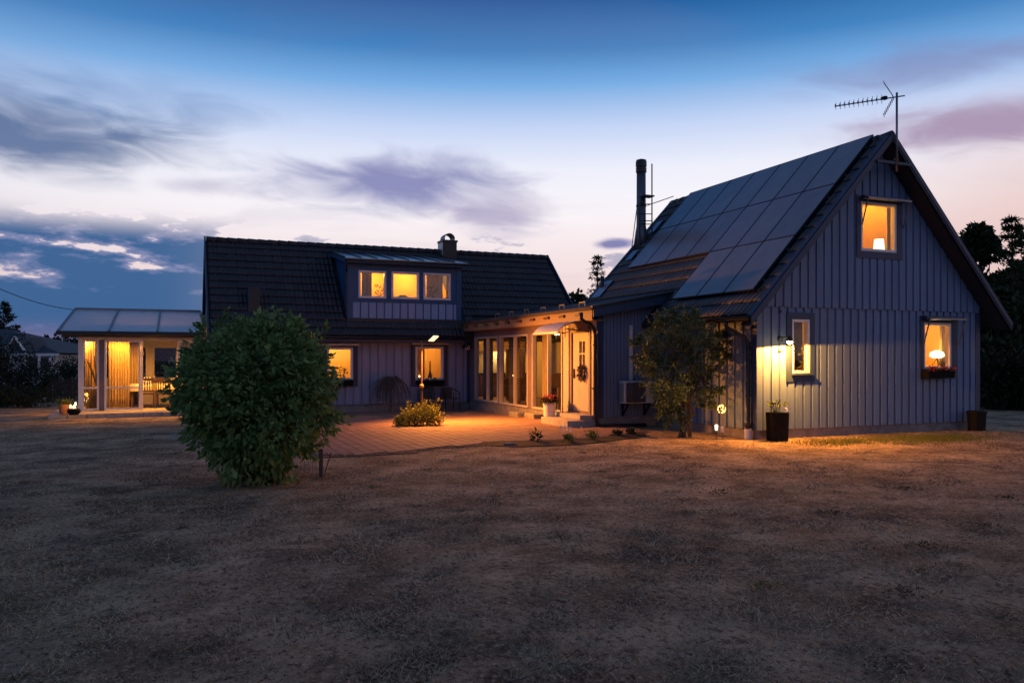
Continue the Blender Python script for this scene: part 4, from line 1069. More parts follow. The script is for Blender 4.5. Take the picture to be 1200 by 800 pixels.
def table_lamp(name_label, x, y, z, r, h, pw, standing):
    t = thing('table_lamp', name_label, 'lamp', (x, y, z))
    mb = MB(); mb.lathe((x, y, z), [(.07, 0), (.07, .015), (.012, .03), (.012, h)], 14); mb.build('stand', 'wood_mid', t)
    mb = MB(); n = 24; V = []; 
    for rr, zz in ((r, h-.06), (r*.82, h+.19)):
        for k in range(n): V.append((x+rr*math.cos(6.2832*k/n), y+rr*math.sin(6.2832*k/n), z+zz))
    mb.v = V; mb.f = [(k, (k+1) % n, n+(k+1) % n, n+k) for k in range(n)]; mb.build('lamp_shade', 'shade_glow', t, smooth=True)
    lamp_light('POINT', 'lamp_light', (x, y, z+h+.05), pw, (1, .50, .13), t, size=.06)
def interiors():
    # attic room: lamp on a shelf below the sill, bright curtain edge
    q = on(1030, 284, 'Y', GY+.55)
    table_lamp('white shaded table lamp glowing in the attic gable window', q.x, q.y, 4.08, .125, .22, 26, None)
    t = thing('window_shelf', 'wooden shelf under the attic window carrying the white lamp', 'shelf', (14.5, GY+.5, 3.2))
    mb = MB(); mb.box(13.7, 15.9, GY+.2, GY+.75, 4.04, 4.078); mb.build('top', 'wood_mid', t)
    for x in (13.8, 15.8): mb = MB(); mb.box(x-.03, x+.03, GY+.25, GY+.7, 3.2, 4.039); mb.build('side', 'wood_mid', t)
    curtain('pale curtain at the side of the attic gable window', (on(1038.5, 280, 'Y', GY+.42).x, GY+.42), (on(1046, 280, 'Y', GY+.36).x+.15, GY+.36), 4.09, 5.3, 'curtain_cream', folds=4)
    # lower room: lamp with frilled shade on three legs
    q = on(1098, 419, 'Y', GY+.5)
    t = thing('table_lamp', 'small tripod lamp glowing above the red flower box', 'lamp', (q.x, q.y, 1.49))
    for k in range(3):
        a = k*2.094+.4; mb = MB(); mb.tube([(q.x+.12*math.cos(a), q.y+.12*math.sin(a), 1.49), (q.x, q.y, 1.70)], .008, 6); mb.build('leg', 'wood_dark', t)
    mb = MB(); mb.lathe((q.x, q.y, 1.70), [(.10, 0), (.17, .05), (.15, .14), (.05, .19)], 14); mb.build('lamp_shade', 'shade_glow', t)
    lamp_light('POINT', 'lamp_light', (q.x, q.y+.02, 1.98), 24, (1, .52, .13), t, size=.08)
    t = thing('window_shelf', 'wooden shelf inside the window with the red flower box', 'shelf', (16.4, GY+.5, .4))
    mb = MB(); mb.box(15.7, 17.5, GY+.2, GY+.8, 1.44, 1.488); mb.build('top', 'wood_mid', t)
    for x in (15.8, 17.4): mb = MB(); mb.box(x-.03, x+.03, GY+.25, GY+.7, .4, 1.439); mb.build('side', 'wood_mid', t)
    curtain('pale curtain at the side of the window above the red flower box', (on(1101, 400, 'Y', GY+.62).x, GY+.62), (on(1109, 400, 'Y', GY+.60).x, GY+.60), 1.5, 2.6, 'curtain_cream', folds=4)
    # narrow window: trailing plant
    t = thing('window_plant', 'tall leafy plant standing inside the narrow gable window', 'plant', (12.5, GY+.4, 1.38))
    mb = MB(); mb.lathe((12.5, GY+.42, 1.385), [(.06, 0), (.08, .12)], 12); mb.build('pot', 'terracotta', t)
    mb = MB(); mb.box(12.0, 12.8, GY+.2, GY+.6, 1.34, 1.384); mb.box(12.05, 12.1, GY+.3, GY+.5, .4, 1.339); mb.box(12.5, 12.55, GY+.3, GY+.5, .4, 1.339)
    tag(mb.build('plant_stand', 'wood_mid', None), 'wooden stand inside the narrow gable window', 'stand')
    n = 170; zz = RNG.uniform(1.45, 2.12, n); pts = np.stack([12.5+RNG.normal(0, .075, n), GY+.42+RNG.normal(0, .05, n), zz], 1)
    leaves('foliage', pts, np.stack([RNG.normal(0, 1, n), RNG.normal(0, 1, n), np.full(n, .2)], 1), .085, 'leaf_plant', t)
    curtain('dark curtain inside the narrow gable window', (12.75, GY+.75), (13.05, GY+.75), 1.4, 2.6, 'curtain_dark', folds=5)
    # dormer
    for (l, r, lab, m) in ((424, 436, 'grey curtain in the dormer window with the leafy plant', 'curtain_grey'), (499.5, 519, 'mauve curtain filling the right dormer window', 'curtain_grey'), (523, 526, 'narrow strip of patterned curtain at the edge of the right dormer window', 'curtain_cream')):
        a, b = on(l, 330, 'Y', DY+.28).x, on(r, 330, 'Y', DY+.28).x
        curtain(lab, (a, DY+.28), (b, DY+.30), 3.55, 4.9, m, folds=4)
    for (l, r, z0, z1, lab, nn) in ((440, 452, 350, 332, 'bushy pot plant in the left dormer window', 90), (500, 510, 350, 336, 'pot plant before the mauve dormer curtain', 70)):
        c = on((l+r)/2, 345, 'Y', DY+.24); t = thing('window_plant', lab, 'plant', (c.x, c.y, 3.60))
        mb = MB(); mb.lathe((c.x, c.y, 3.60), [(.05, 0), (.07, .10)], 10); mb.build('pot', 'terracotta', t)
        pts = np.stack([c.x+RNG.normal(0, .10, nn), c.y+RNG.normal(0, .03, nn), RNG.uniform(3.7, 4.2, nn)], 1)
        leaves('foliage', pts, RNG.normal(0, 1, (nn, 3)), .085, 'leaf_dark', t)
    mb = MB(); mb.box(5.35, 9.0, DY+.14, DY+.40, 3.55, 3.60); mb.box(5.4, 5.45, DY+.14, DY+.40, 3.0, 3.549); mb.box(8.9, 8.95, DY+.14, DY+.40, 3.0, 3.549)
    tag(mb.build('window_shelf', 'wood_mid', None), 'long wooden shelf behind the three dormer windows', 'shelf')
    c = on(472, 347, 'Y', DY+.9)
    t = thing('office_chair', 'dark rounded chair back in the middle dormer window', 'chair', (c.x, c.y, 3.0))
    mb = MB(); mb.tube([(c.x-.19, c.y, 3.45), (c.x-.18, c.y, 3.80), (c.x-.10, c.y, 3.88), (c.x+.10, c.y, 3.88), (c.x+.18, c.y, 3.80), (c.x+.19, c.y, 3.45)], .03, 8); mb.box(c.x-.18, c.x+.18, c.y-.02, c.y+.02, 3.45, 3.87); mb.build('backrest', 'black_plastic', t)
    mb = MB(); mb.box(c.x-.22, c.x+.22, c.y+.04, c.y+.45, 3.38, 3.44); mb.build('seat', 'black_plastic', t)
    mb = MB(); mb.tube([(c.x, c.y+.22, 3.0), (c.x, c.y+.22, 3.38)], .03, 8); mb.lathe((c.x, c.y+.22, 3.0), [(.22, 0), (.03, .06)], 12); mb.build('base', 'black_plastic', t)
    # long house ground floor windows
    a = LWIN[0]; t = thing('window_plant', 'small plant on the sill of the window behind the big bush', 'plant', (a[1]-.28, LY+.35, a[2]-.08))
    mb = MB(); mb.lathe((a[1]-.28, LY+.3, a[2]-.0), [(.05, 0), (.06, .09)], 10); mb.build('pot', 'terracotta', t)
    n = 40; leaves('foliage', np.stack([a[1]-.28+RNG.normal(0, .10, n), LY+.3+RNG.normal(0, .03, n), RNG.uniform(a[2]+.1, a[2]+.4, n)], 1), RNG.normal(0, 1, (n, 3)), .09, 'leaf_dark', t)
    a = LWIN[1]
    t = thing('vase', 'tall dark vase figure in the window behind the patio chairs', 'vase', ((a[0]+a[1])/2+.12, LY+.3, a[2]))
    mb = MB(); mb.lathe(((a[0]+a[1])/2+.12, LY+.3, a[2]+.0), [(.05, 0), (.08, .12), (.03, .28), (.02, .62), (.03, .64)], 12); mb.build('body', 'wood_dark', t)
    for q, lab in ((LWIN[0], 'inner sill board of the window behind the big bush'), (LWIN[1], 'inner sill board of the window behind the patio chairs')):
        mb = MB(); mb.box(q[0]-.05, q[1]+.05, LY+.151, LY+.5, q[2]-.04, q[2]-.002); tag(mb.build('inner_sill', 'white', None), lab, 'sill')
    t = thing('candle', 'small lit candle in the window behind the patio chairs', 'candle', (a[0]+.2, LY+.3, a[2]))
    mb = MB(); mb.lathe((a[0]+.24, LY+.3, a[2]), [(.025, 0), (.025, .10)], 10); mb.build('wax', 'white', t)
    mb = MB(); mb.lathe((a[0]+.24, LY+.3, a[2]+.101), [(.012, 0), (.018, .02), (.003, .06)], 8); mb.build('flame', 'flame', t)
    curtain('sheer ochre curtain in the window behind the patio chairs', (a[0]+.02, LY+.42), ((a[0]+a[1])/2-.05, LY+.44), a[2], a[3]+.1, 'curtain_cream', folds=6)
    # wing: curtains behind the sliding windows, kitchen wall, chairs
    for (y0, y1, lab, m) in ((24.75, 25.65, 'brown curtain behind the sliding window nearest the flower bowl', 'curtain_dark'), (22.45, 23.35, 'brown curtain in the middle sliding window', 'curtain_dark'), (20.35, 20.85, 'tan curtain in the sliding window beside the front door', 'curtain_cream')):
        curtain(lab, (WX+.26, y0), (WX+.30, y1), .25, 2.45, m, folds=7)
    q = on(580, 408, 'Y', 28.9); q2 = on(573, 440, 'Y', 28.9)
    t = thing('kitchen_unit', 'kitchen worktop with brightly lit yellow splashback behind the sliding window', 'kitchen', (11.4, 28.8, .2))
    mb = MB(); mb.box(10.6, 12.6, 28.45, 29.05, .2, 1.06); mb.build('cabinet', 'wood_dark', t)
    mb = MB(); mb.box(10.58, 12.62, 28.42, 29.06, 1.062, 1.10); mb.build('worktop', 'black_plastic', t)
    mb = MB(); mb.box(10.6, 12.6, 29.05, 29.085, 1.102, 1.95); mb.build('splashback', 'cream', t)
    mb = MB(); mb.box(10.6, 12.6, 28.7, 29.05, 1.952, 2.5); mb.build('wall_cabinet', 'wood_mid', t)
    lamp_light('AREA', 'strip_light', (11.6, 28.85, 1.93), 16, (1, .6, .16), t, shape='RECTANGLE', size=1.9, size_y=.06, aim=(0, .25, -1))
    c = on(596, 437, 'Y', 26.8)
    t = thing('tall_cabinet', 'dark tall cabinet standing inside behind the middle sliding window', 'cabinet', (11.3, 26.9, .2))
    mb = MB(); mb.box(10.75, 11.25, 25.6, 26.2, .2, 2.0); mb.build('body', 'wood_dark', t)
    mb = MB(); mb.box(10.77, 11.23, 25.58, 25.598, .25, 1.95); mb.build('door', 'wood_dark', t); 
    t = thing('armchair', 'dark high backed armchair inside behind the sliding window by the front door', 'armchair', (10.3, 20.6, .2))
    mb = MB(); mb.box(10.0, 10.6, 20.3, 20.85, .2, .62); mb.build('seat', 'curtain_dark', t, bevel=.04)
    mb = MB(); mb.prism([(10.0, 20.86, .3), (10.6, 20.86, .3), (10.58, 21.05, 1.25), (10.02, 21.05, 1.25)], (0, .12, 0)); mb.build('backrest', 'curtain_dark', t, bevel=.03)
    for x in (9.92, 10.6): mb = MB(); mb.box(x, x+.08, 20.3, 20.9, .2, .85); mb.build('armrest', 'curtain_dark', t, bevel=.02)
interiors()

# ------------------------------------------------------------------ sunroom contents
def sun_contents():
    X = lambda px, y: on(px, 440, 'Y', y).x
    for px, lab in ((100, 'recessed downlight over the narrow end pane of the sunroom'), (141, 'recessed downlight over the sliding door of the sunroom'), (182, 'recessed downlight over the dining table of the sunroom'), (214, 'recessed downlight at the house end of the sunroom')):
        x = X(px, SY+.22); t = thing('downlight', lab, 'lamp', (x, SY+.22, 2.31))
        mb = MB(); mb.lathe((x, SY+.22, 2.292), [(.055, 0), (.055, .018)], 16); mb.build('lens', 'downlight_glow', t)
        mb = MB(); mb.lathe((x, SY+.22, 2.300), [(.075, 0), (.075, .011)], 16); mb.build('rim', 'galv', t)
        lamp_light('SPOT', 'lamp_light', (x, SY+.22, 2.28), 230, (1, .37, .035), t, size=.04, spot_size=rad(165), spot_blend=.4, aim=(0, .12, -1))
    cx = lambda px, y: X(px, y)
    curtain('cream curtain hanging in the narrow end pane of the sunroom', (cx(100, 26.85), 26.85), (cx(111, 26.85), 26.87), .16, 2.2, 'curtain_cream', folds=4)
    curtain('wide cream curtain behind the sunroom sliding door', (cx(127, 27.2), 27.2), (cx(152, 27.2), 27.25), .16, 2.2, 'curtain_cream', folds=8)
    curtain('second cream curtain in the back corner of the sunroom', (cx(150, 28.6), 28.6), (cx(166, 28.6), 28.65), .16, 2.2, 'curtain_cream', folds=5)
    t = thing('tall_vase', 'tall dark floor vase with dry stems at the end pane of the sunroom', 'vase', (cx(113, 26.9), 26.78, SZ))
    vx = cx(113, 26.75); mb = MB(); mb.lathe((vx, 26.75, SZ), [(.10, 0), (.14, .3), (.10, .6), (.06, .72)], 14); mb.build('body', 'wood_dark', t, smooth=True)
    for k in range(6):
        mb = MB(); a = random.uniform(-.28, .12); mb.tube([(vx, 26.75, SZ+.7), (vx+a*.4, 26.75, SZ+1.1), (vx+a, 26.76, SZ+1.35+random.uniform(0, .3))], [.012, .015, .02], 5); mb.build('stem', 'wood_dark', t)
    # dining table with white cloth
    tx, ty = cx(182, 28.0), 28.0
    t = thing('dining_table', 'dining table under a pale cloth inside the sunroom', 'table', (tx, ty, SZ))
    mb = MB(); mb.box(tx-.75, tx+.75, ty-.42, ty+.42, SZ+.70, SZ+.735); mb.build('table_top', 'wood_mid', t)
    for sx in (-1, 1):
        for sy in (-1, 1): mb = MB(); mb.box(tx+sx*.66-.03, tx+sx*.66+.03, ty+sy*.35-.03, ty+sy*.35+.03, SZ, SZ+.699); mb.build('leg', 'wood_mid', t)
    V = []; F = []; nu, nv = 24, 14
    for j in range(nv+1):
        for i in range(nu+1):
            u, v = (i/nu-.5)*2.1, (j/nv-.5)*1.35; ox, oy = max(0, abs(u)-.77), max(0, abs(v)-.44)
            z = SZ+.742-max(ox, oy)*.95; x = max(-.77, min(.77, u))+math.copysign(min(ox, .03), u)+.012*math.sin(9*v)*(ox > 0); y = max(-.44, min(.44, v))+math.copysign(min(oy, .03), v)+.015*math.sin(11*u)*(oy > 0)
            V.append((tx+x, ty+y, z))
    for j in range(nv):
        for i in range(nu): a = j*(nu+1)+i; F.append((a, a+1, a+nu+2, a+nu+1))
    mb = MB(); mb.v, mb.f = V, F; tag(mb.build('tablecloth', 'cloth_white', None, smooth=True), 'pale cloth draped over the sunroom dining table', 'tablecloth')
    t = thing('candle_dish', 'dish of burning candles on the sunroom dining table', 'candle', (tx-.25, ty-.1, SZ+.744))
    c = on(172.5, 444, 'Y', ty-.1); mb = MB(); mb.lathe((c.x, ty-.1, SZ+.745), [(.07, 0), (.15, .03)], 16); mb.build('dish', 'white', t)
    for dx in (-.08, 0, .08):
        mb = MB(); mb.lathe((c.x+dx, ty-.1+dx*.3, SZ+.776), [(.03, 0), (.03, .06)], 10); mb.build('wax', 'white', t)
        mb = MB(); mb.lathe((c.x+dx, ty-.1+dx*.3, SZ+.837), [(.016, 0), (.03, .035), (.004, .10)], 8); mb.build('flame', 'flame', t)
    lamp_light('POINT', 'lamp_light', (c.x, ty-.1, SZ+1.05), 9, (1, .50, .1), t, size=.05)
    def chair(x, y, rz, lab):
        t = thing('dining_chair', lab, 'chair', (x, y, SZ)); R = Matrix.Translation((x, y, SZ)) @ Matrix.Rotation(rz, 4, 'Z')
        def bld(name, fn):
            mb = MB(); fn(mb); mb.v = [tuple(R @ Vector(v)) for v in mb.v]; mb.build(name, 'wood_dark', t)
        bld('seat', lambda m: m.box(-.22, .22, -.22, .22, .43, .47))
        for sx in (-1, 1):
            bld('leg', lambda m: m.box(sx*.2-.02, sx*.2+.02, .18, .22, 0, .429)); bld('leg', lambda m: m.box(sx*.2-.02, sx*.2+.02, -.24, -.20, 0, .94))
        bld('back_rail', lambda m: m.box(-.18, .18, -.235, -.21, .86, .95)); bld('back_rail', lambda m: m.box(-.18, .18, -.235, -.21, .52, .56))
        for k in range(5): bld('slat', lambda m: m.box(-.15+k*.07, -.115+k*.07, -.232, -.215, .561, .859))
    chair(cx(172, 27.3), 27.35, 0.05, 'dark slatted dining chair with its back to the sunroom door')
    chair(cx(192, 27.3), 27.35, -.1, 'second slatted dining chair at the tablecloth beside the first')
    chair(tx-1.05, ty+.1, -1.5, 'dark dining chair at the end of the sunroom table')
    # slab: flower pot and candle lantern
    p = on(76, 485, 'Z', SZ); t = thing('flower_pot', 'terracotta pot with low plant on the corner of the sunroom slab', 'plant pot', (p.x, p.y, SZ))
    mb = MB(); mb.lathe((p.x, p.y, SZ), [(.13, 0), (.17, .26), (.18, .28), (.15, .28), (.14, .24)], 18); mb.build('pot', 'terracotta', t)
    n = 110; leaves('foliage', np.stack([p.x+RNG.normal(0, .09, n), p.y+RNG.normal(0, .08, n), SZ+.26+RNG.random(n)*.12], 1), np.tile([0, 0, .8], (n, 1))+RNG.normal(0, .5, (n, 3)), .10, 'leaf_plant', t)
    p = on(86.5, 486, 'Z', SZ); t = thing('candle_bowl', 'dark glass bowl with burning candles on the sunroom slab', 'candle', (p.x, p.y, SZ))
    mb = MB(); mb.lathe((p.x, p.y, SZ), [(.10, 0), (.16, .06), (.17, .13), (.15, .17), (.14, .15), (.14, .06)], 18); mb.build('bowl', 'black_plastic', t)
    for dx, h in ((-.07, .16), (.04, .22), (.0, .14)):
        mb = MB(); mb.lathe((p.x+dx, p.y-.02+dx, SZ+.05), [(.03, 0), (.03, h)], 8); mb.build('wax', 'white', t)
        mb = MB(); mb.lathe((p.x+dx, p.y-.02+dx, SZ+.051+h), [(.012, 0), (.024, .03), (.003, .08)], 8); mb.build('flame', 'flame', t)
    lamp_light('POINT', 'lamp_light', (p.x, p.y, SZ+.42), 6, (1, .42, .08), t, size=.05)
sun_contents()
# ================================================================== COURTYARD OBJECTS
def courtyard():
    # air conditioning unit on the recessed wall
    a, b = on(732, 447, 'Y', WY-.33), on(732, 473, 'Y', WY-.33)
    x0, x1, z0, z1, y0, y1 = a.x, a.x+.86, b.z, a.z+.01, WY-.33, WY-.06
    t = thing('heat_pump', 'white outdoor heat pump unit with dark fan grille on the recessed wall', 'heat pump', ((x0+x1)/2, WY, z0))
    mb = MB(); mb.box(x0, x1, y0+.012, y1, z0, z1); mb.build('casing', 'ac_white', t, bevel=.015)
    mb = MB(); mb.box(x0+.05, x0+.60, y0, y0+.011, z0+.03, z1-.04); mb.build('grille', 'ac_dark', t)
    mb = MB(); cx, cz = x0+.325, (z0+z1)/2
    for r in (.08, .14, .20, .25):
        mb.tube([(cx+r*math.cos(k*.2618), y0-.008, cz+r*math.sin(k*.2618)) for k in range(25)], .004, 5)
    for k in range(8): mb.bar((cx, y0-.008, cz), (cx+.25*math.cos(k*.785), y0-.008, cz+.25*math.sin(k*.785)), .006, .006)
    mb.build('fan_guard', 'galv', t)
    mb = MB(); mb.box(x0+.64, x0+.80, y0+.002, y0+.011, z1-.20, z1-.08); mb.build('label_plate', 'steel_white', t)
    mb = MB()
    for k in range(7): mb.box(x0-.006, x0-.001, y0+.05+k*.03, y0+.06+k*.03, z0+.05, z1-.05)
    mb.build('side_fin', 'galv', t)
    for x in (x0+.12, x1-.12):
        mb = MB(); mb.box(x-.02, x+.02, y0+.02, WY-.018, z0-.05, z0-.001); mb.bar((x, WY-.04, z0-.3), (x, y0+.06, z0-.05), .03, .03); mb.box(x-.02, x+.02, WY-.05, WY-.018, z0-.32, z0-.051); mb.build('bracket', 'black_plastic', t)
    dx = on(739, 400, 'Y', WY-.04).x; dt = on(737, 381, 'Y', WY-.04).z
    mb = MB(); mb.box(dx-.045, dx+.045, WY-.08, WY-.017, z1+.012, dt); mb.build('pipe_duct', 'ac_white', t, bevel=.012)
    # steps at the door
    t = thing('door_step', 'two tier concrete step below the front door', 'step', (8.95, 17.7, 0))
    mb = MB(); mb.box(8.62, 9.405, 17.10, 18.62, -.1, .185); mb.build('lower_tread', 'concrete', t, bevel=.015)
    mb = MB(); mb.box(9.02, 9.404, 17.22, 18.5, .187, .30); mb.build('upper_tread', 'concrete', t, bevel=.012)
    for px, py, lab in ((626, 490.5, 'rough stone block by the plinth near the tall white planter'), (607, 487.5, 'smaller rough stone block by the plinth under the middle sliding window')):
        p = on(px, py, 'Z', -.03); d = .0
        mb = MB(); x = WX-.02; y = on(px, 470, 'X', WX-.15).y; z = gz(WX, y)
        mb.box(x-.30, x, y-.32, y+.32, z-.03, z+.17); o = mb.build('stone_block', 'stone', None, bevel=.03); tag(o, lab, 'stone')
    # tall white planter
    p = on(644, 496, 'Z', 0); x, y = p.x, p.y; z = gz(x, y)+.03
    t = thing('tall_planter', 'tall round white planter with pink flowers beside the door step', 'planter', (x, y, z))
    mb = MB(); mb.lathe((x, y, z), [(.145, 0), (.165, .50), (.165, .52), (.145, .52), (.14, .46)], 24); mb.build('pot', 'white_pot', t)
    n = 260; a = RNG.uniform(0, 6.283, n); r = .20*np.sqrt(RNG.random(n)); pts = np.stack([x+r*np.cos(a), y+r*np.sin(a), z+.50+.20*RNG.random(n)*(1-r*2.2)], 1)
    dr = np.stack([np.cos(a), np.sin(a), np.full(n, .6)], 1); leaves('foliage', pts, dr, .08, 'leaf_dark', t, aspect=.6)
    n = 90; a = RNG.uniform(0, 6.283, n); r = .22*np.sqrt(RNG.random(n)); pts = np.stack([x+r*np.cos(a), y+r*np.sin(a), z+.58+.14*RNG.random(n)], 1); leaves('flowers', pts, np.tile([0, 0, 1.], (n, 1)), .045, 'petal_pink', t, aspect=.9)
    # round bowl planter
    p = on(547, 478, 'Z', -.10); x, y = p.x-.02, p.y-.1; z = gz(x, y)+.03
    t = thing('bowl_planter', 'round white bowl planter with dark red flowers beside the chairs', 'planter', (x, y, z))
    mb = MB(); mb.lathe((x, y, z), [(.14, 0), (.21, .08), (.235, .18), (.225, .29), (.20, .30), (.20, .26)], 24); mb.build('pot', 'white_pot', t, smooth=True)
    n = 200; a = RNG.uniform(0, 6.283, n); r = .21*np.sqrt(RNG.random(n)); pts = np.stack([x+r*np.cos(a), y+r*np.sin(a), z+.28+.28*RNG.random(n)*(1-r*2)], 1); dr = np.stack([np.cos(a), np.sin(a), np.full(n, .8)], 1)
    leaves('foliage', pts, dr, .09, 'leaf_dark', t); leaves('flowers', pts[:70]+[0, 0, .05], dr[:70], .06, 'petal_red', t, aspect=.8)
    # watering can by the wall
    p = on(664, 490, 'Z', .04); x, y = WX-.22, 18.78; z = gz(x, y)+.03
    t = thing('watering_can', 'small blue watering can by the wall behind the tall white planter', 'watering can', (x, y, z))
    mb = MB(); mb.lathe((x, y, z), [(.10, 0), (.11, .02), (.10, .24), (.06, .27), (.05, .25)], 16); mb.build('body', 'blue_plastic', t, smooth=True)
    mb = MB(); mb.tube([(x-.05, y, z+.2), (x-.05, y, z+.36), (x+.03, y, z+.38), (x+.10, y, z+.2)], .012, 6); mb.build('handle', 'blue_plastic', t)
    mb = MB(); mb.tube([(x, y+.09, z+.05), (x, y+.22, z+.25), (x, y+.26, z+.30)], [.02, .014, .03], 8); mb.build('spout', 'blue_plastic', t)
    # wreath on the door
    c = on(683.5, 437, 'X', WX+.0); t = thing('door_wreath', 'brown twig wreath hanging on the cream front door', 'wreath', (WX-.02, c.y, c.z))
    mb = MB()
    for k in range(5):
        mb.tube([(WX-.012-.02*random.random(), c.y+(.125+.02*random.gauss(0, 1))*math.cos(j*.2618), c.z+(.15+.02*random.gauss(0, 1))*math.sin(j*.2618)) for j in range(25)], .016, 5)
    mb.build('ring', 'wreath', t)
    n = 260; a = RNG.uniform(0, 6.283, n); pts = np.stack([np.full(n, WX-.03)-RNG.random(n)*.04, c.y+.13*np.cos(a)+RNG.normal(0, .02, n), c.z+.155*np.sin(a)+RNG.normal(0, .02, n)], 1)
    leaves('twigs', pts, np.stack([np.full(n, -.5), np.cos(a), np.sin(a)], 1), .06, 'twig', t)
    # hanging flower pot under the eave
    c = on(548, 408, 'Y', 25.75)
    t = thing('hanging_pot', 'small white hanging pot with trailing plant under the eave', 'hanging pot', (c.x, c.y, c.z))
    mb = MB(); mb.lathe((c.x, c.y, c.z-.05), [(.07, 0), (.10, .13), (.085, .13)], 14); mb.build('pot', 'white_pot', t)
    mb = MB(); top = (c.x, c.y, 2.55)
    for k in range(3): mb.tube([(c.x+.09*math.cos(k*2.094), c.y+.09*math.sin(k*2.094), c.z+.08), top], .005, 4)
    mb.build('hanger', 'dark_metal', t)
    n = 90; a = RNG.uniform(0, 6.283, n); leaves('foliage', np.stack([c.x+.10*np.cos(a), c.y+.10*np.sin(a), c.z+.08+RNG.normal(0, .03, n)], 1), np.stack([np.cos(a), np.sin(a), np.full(n, -.1)], 1), .10, 'leaf_dark', t)
    # two woven armchairs
    def chair(px, py, rz, lab):
        p = on(px, py, 'Z', -.09); z = gz(p.x, p.y)+.03
        t = thing('garden_chair', lab, 'chair', (p.x, p.y, z), 'woven patio armchairs'); M = Matrix.Translation((p.x, p.y, z)) @ Matrix.Rotation(rz, 4, 'Z')
        def bld(name, fn, m='rattan'):
            mb = MB(); fn(mb); mb.v = [tuple(M @ Vector(v)) for v in mb.v]; mb.build(name, m, t)
        bld('seat', lambda m: (m.box(-.23, .23, -.24, .22, .415, .445), m.tube([(-.24, -.25, .43), (.24, -.25, .43), (.25, .22, .43), (-.25, .22, .43), (-.24, -.25, .43)], .016, 6)))
        def back(m):
            for k in range(9):
                x = -.18+k*.045; m.bar((x*.9, .21, .44), (x, .28+.0*abs(x)-.25*x*x, .76), .036, .012)
            m.bar((-.19, .245, .60), (.19, .245, .60), .012, .02)
        bld('backrest', back)
        bld('top_rail', lambda m: m.tube([(-.27, -.22, .60), (-.285, .0, .66), (-.265, .16, .70), (-.17, .27, .765), (0, .30, .775), (.17, .27, .765), (.265, .16, .70), (.285, 0, .66), (.27, -.22, .60)], .015, 7), 'black_plastic')
        for sx in (-1, 1):
            bld('leg', lambda m: m.tube([(sx*.27, -.22, .60), (sx*.26, -.24, .3), (sx*.265, -.26, 0)], .013, 7), 'black_plastic')
            bld('leg', lambda m: m.tube([(sx*.24, .22, .62), (sx*.24, .23, .3), (sx*.25, .28, 0)], .013, 7), 'black_plastic')
    chair(500, 481.5, -.35, 'black woven patio armchair partly behind the lamp post')
    chair(527, 481.5, .10, 'black woven patio armchair next to the white bowl planter')
    # window boxes
    def box(lab, F, a0, a1, z, n, flower):
        c = F.P((a0+a1)/2, .17, z); t = thing('window_box', lab, 'window box', c)
        mb = MB(); pts = [(a0, z-.16), (a1, z-.16), (a1+.03, z), (a0-.03, z)]; F.poly(mb, pts, .07, .25); mb.build('trough', 'black_pot', t)
        aa = RNG.uniform(a0, a1, n); nn = RNG.uniform(.08, .25, n); zz = z+RNG.random(n)*.09-.02
        pts = np.array([F.P(aa[i], nn[i], zz[i]) for i in range(n)]); leaves('foliage', pts, np.tile([0, -.5, .4], (n, 1)), .07, 'leaf_dark', t)
        if flower:
            k = n//2; leaves('flowers', pts[:k]+np.array([0, -.03, .03]), np.tile([0, -.6, .6], (k, 1)), .05, flower, t, aspect=.9)
    F = Face('Y', GY); l, r = on(1083, 440, 'Y', GY-.15).x, on(1114, 440, 'Y', GY-.15).x
    box('black window box with bright red flowers on the gable wall', F, l+.05, r, 1.40, 160, 'petal_red')
    FL = Face('Y', LY)
    for q, lab in zip(LWIN, ('dark window box under the lit window behind the big bush', 'dark window box under the window behind the patio chairs')): box(lab, FL, q[0]+.05, q[1]-.05, q[2]-.02, 120, None)
    # horseshoe and thermometer on the gable
    c = on(914, 398, 'Y', GY-.03); t = thing('horseshoe', 'dark iron horseshoe nailed to the lit gable wall', 'horseshoe', (c.x, GY-.026, c.z))
    mb = MB(); mb.tube([(c.x+.055*math.cos(k*.35-.6), GY-.036, c.z+.075*math.sin(k*.35-.6)+.0) for k in range(13)], .011, 6); mb.build('iron', 'dark_metal', t)
    c = on(914, 411, 'Y', GY-.03); t = thing('wall_bracket', 'small dark metal bracket on the wall below the horseshoe', 'bracket', (c.x, GY-.026, c.z))
    mb = MB(); mb.box(c.x-.05, c.x+.04, GY-.07, GY-.0265, c.z-.02, c.z+.015); mb.box(c.x-.05, c.x-.03, GY-.06, GY-.0265, c.z+.016, c.z+.06); mb.build('plate', 'dark_metal', t)
    c = on(914.5, 365, 'Y', GY-.03); mb = MB(); mb.tube([(c.x, GY-.0245, c.z), (c.x, GY-.05, c.z)], .03, 12); tag(mb.build('wall_vent', 'dark_metal', None), 'small round dark vent high on the gable wall', 'vent')
    # black planter box with plant, garden stakes
    x, y = on(911, 510, 'Y', 13.02).x, 13.02
    t = thing('square_planter', 'tall square black planter with a small leafy plant under the spotlight', 'planter', (x, y, 0))
    mb = MB(); w0, w1, h = .15, .165, .58
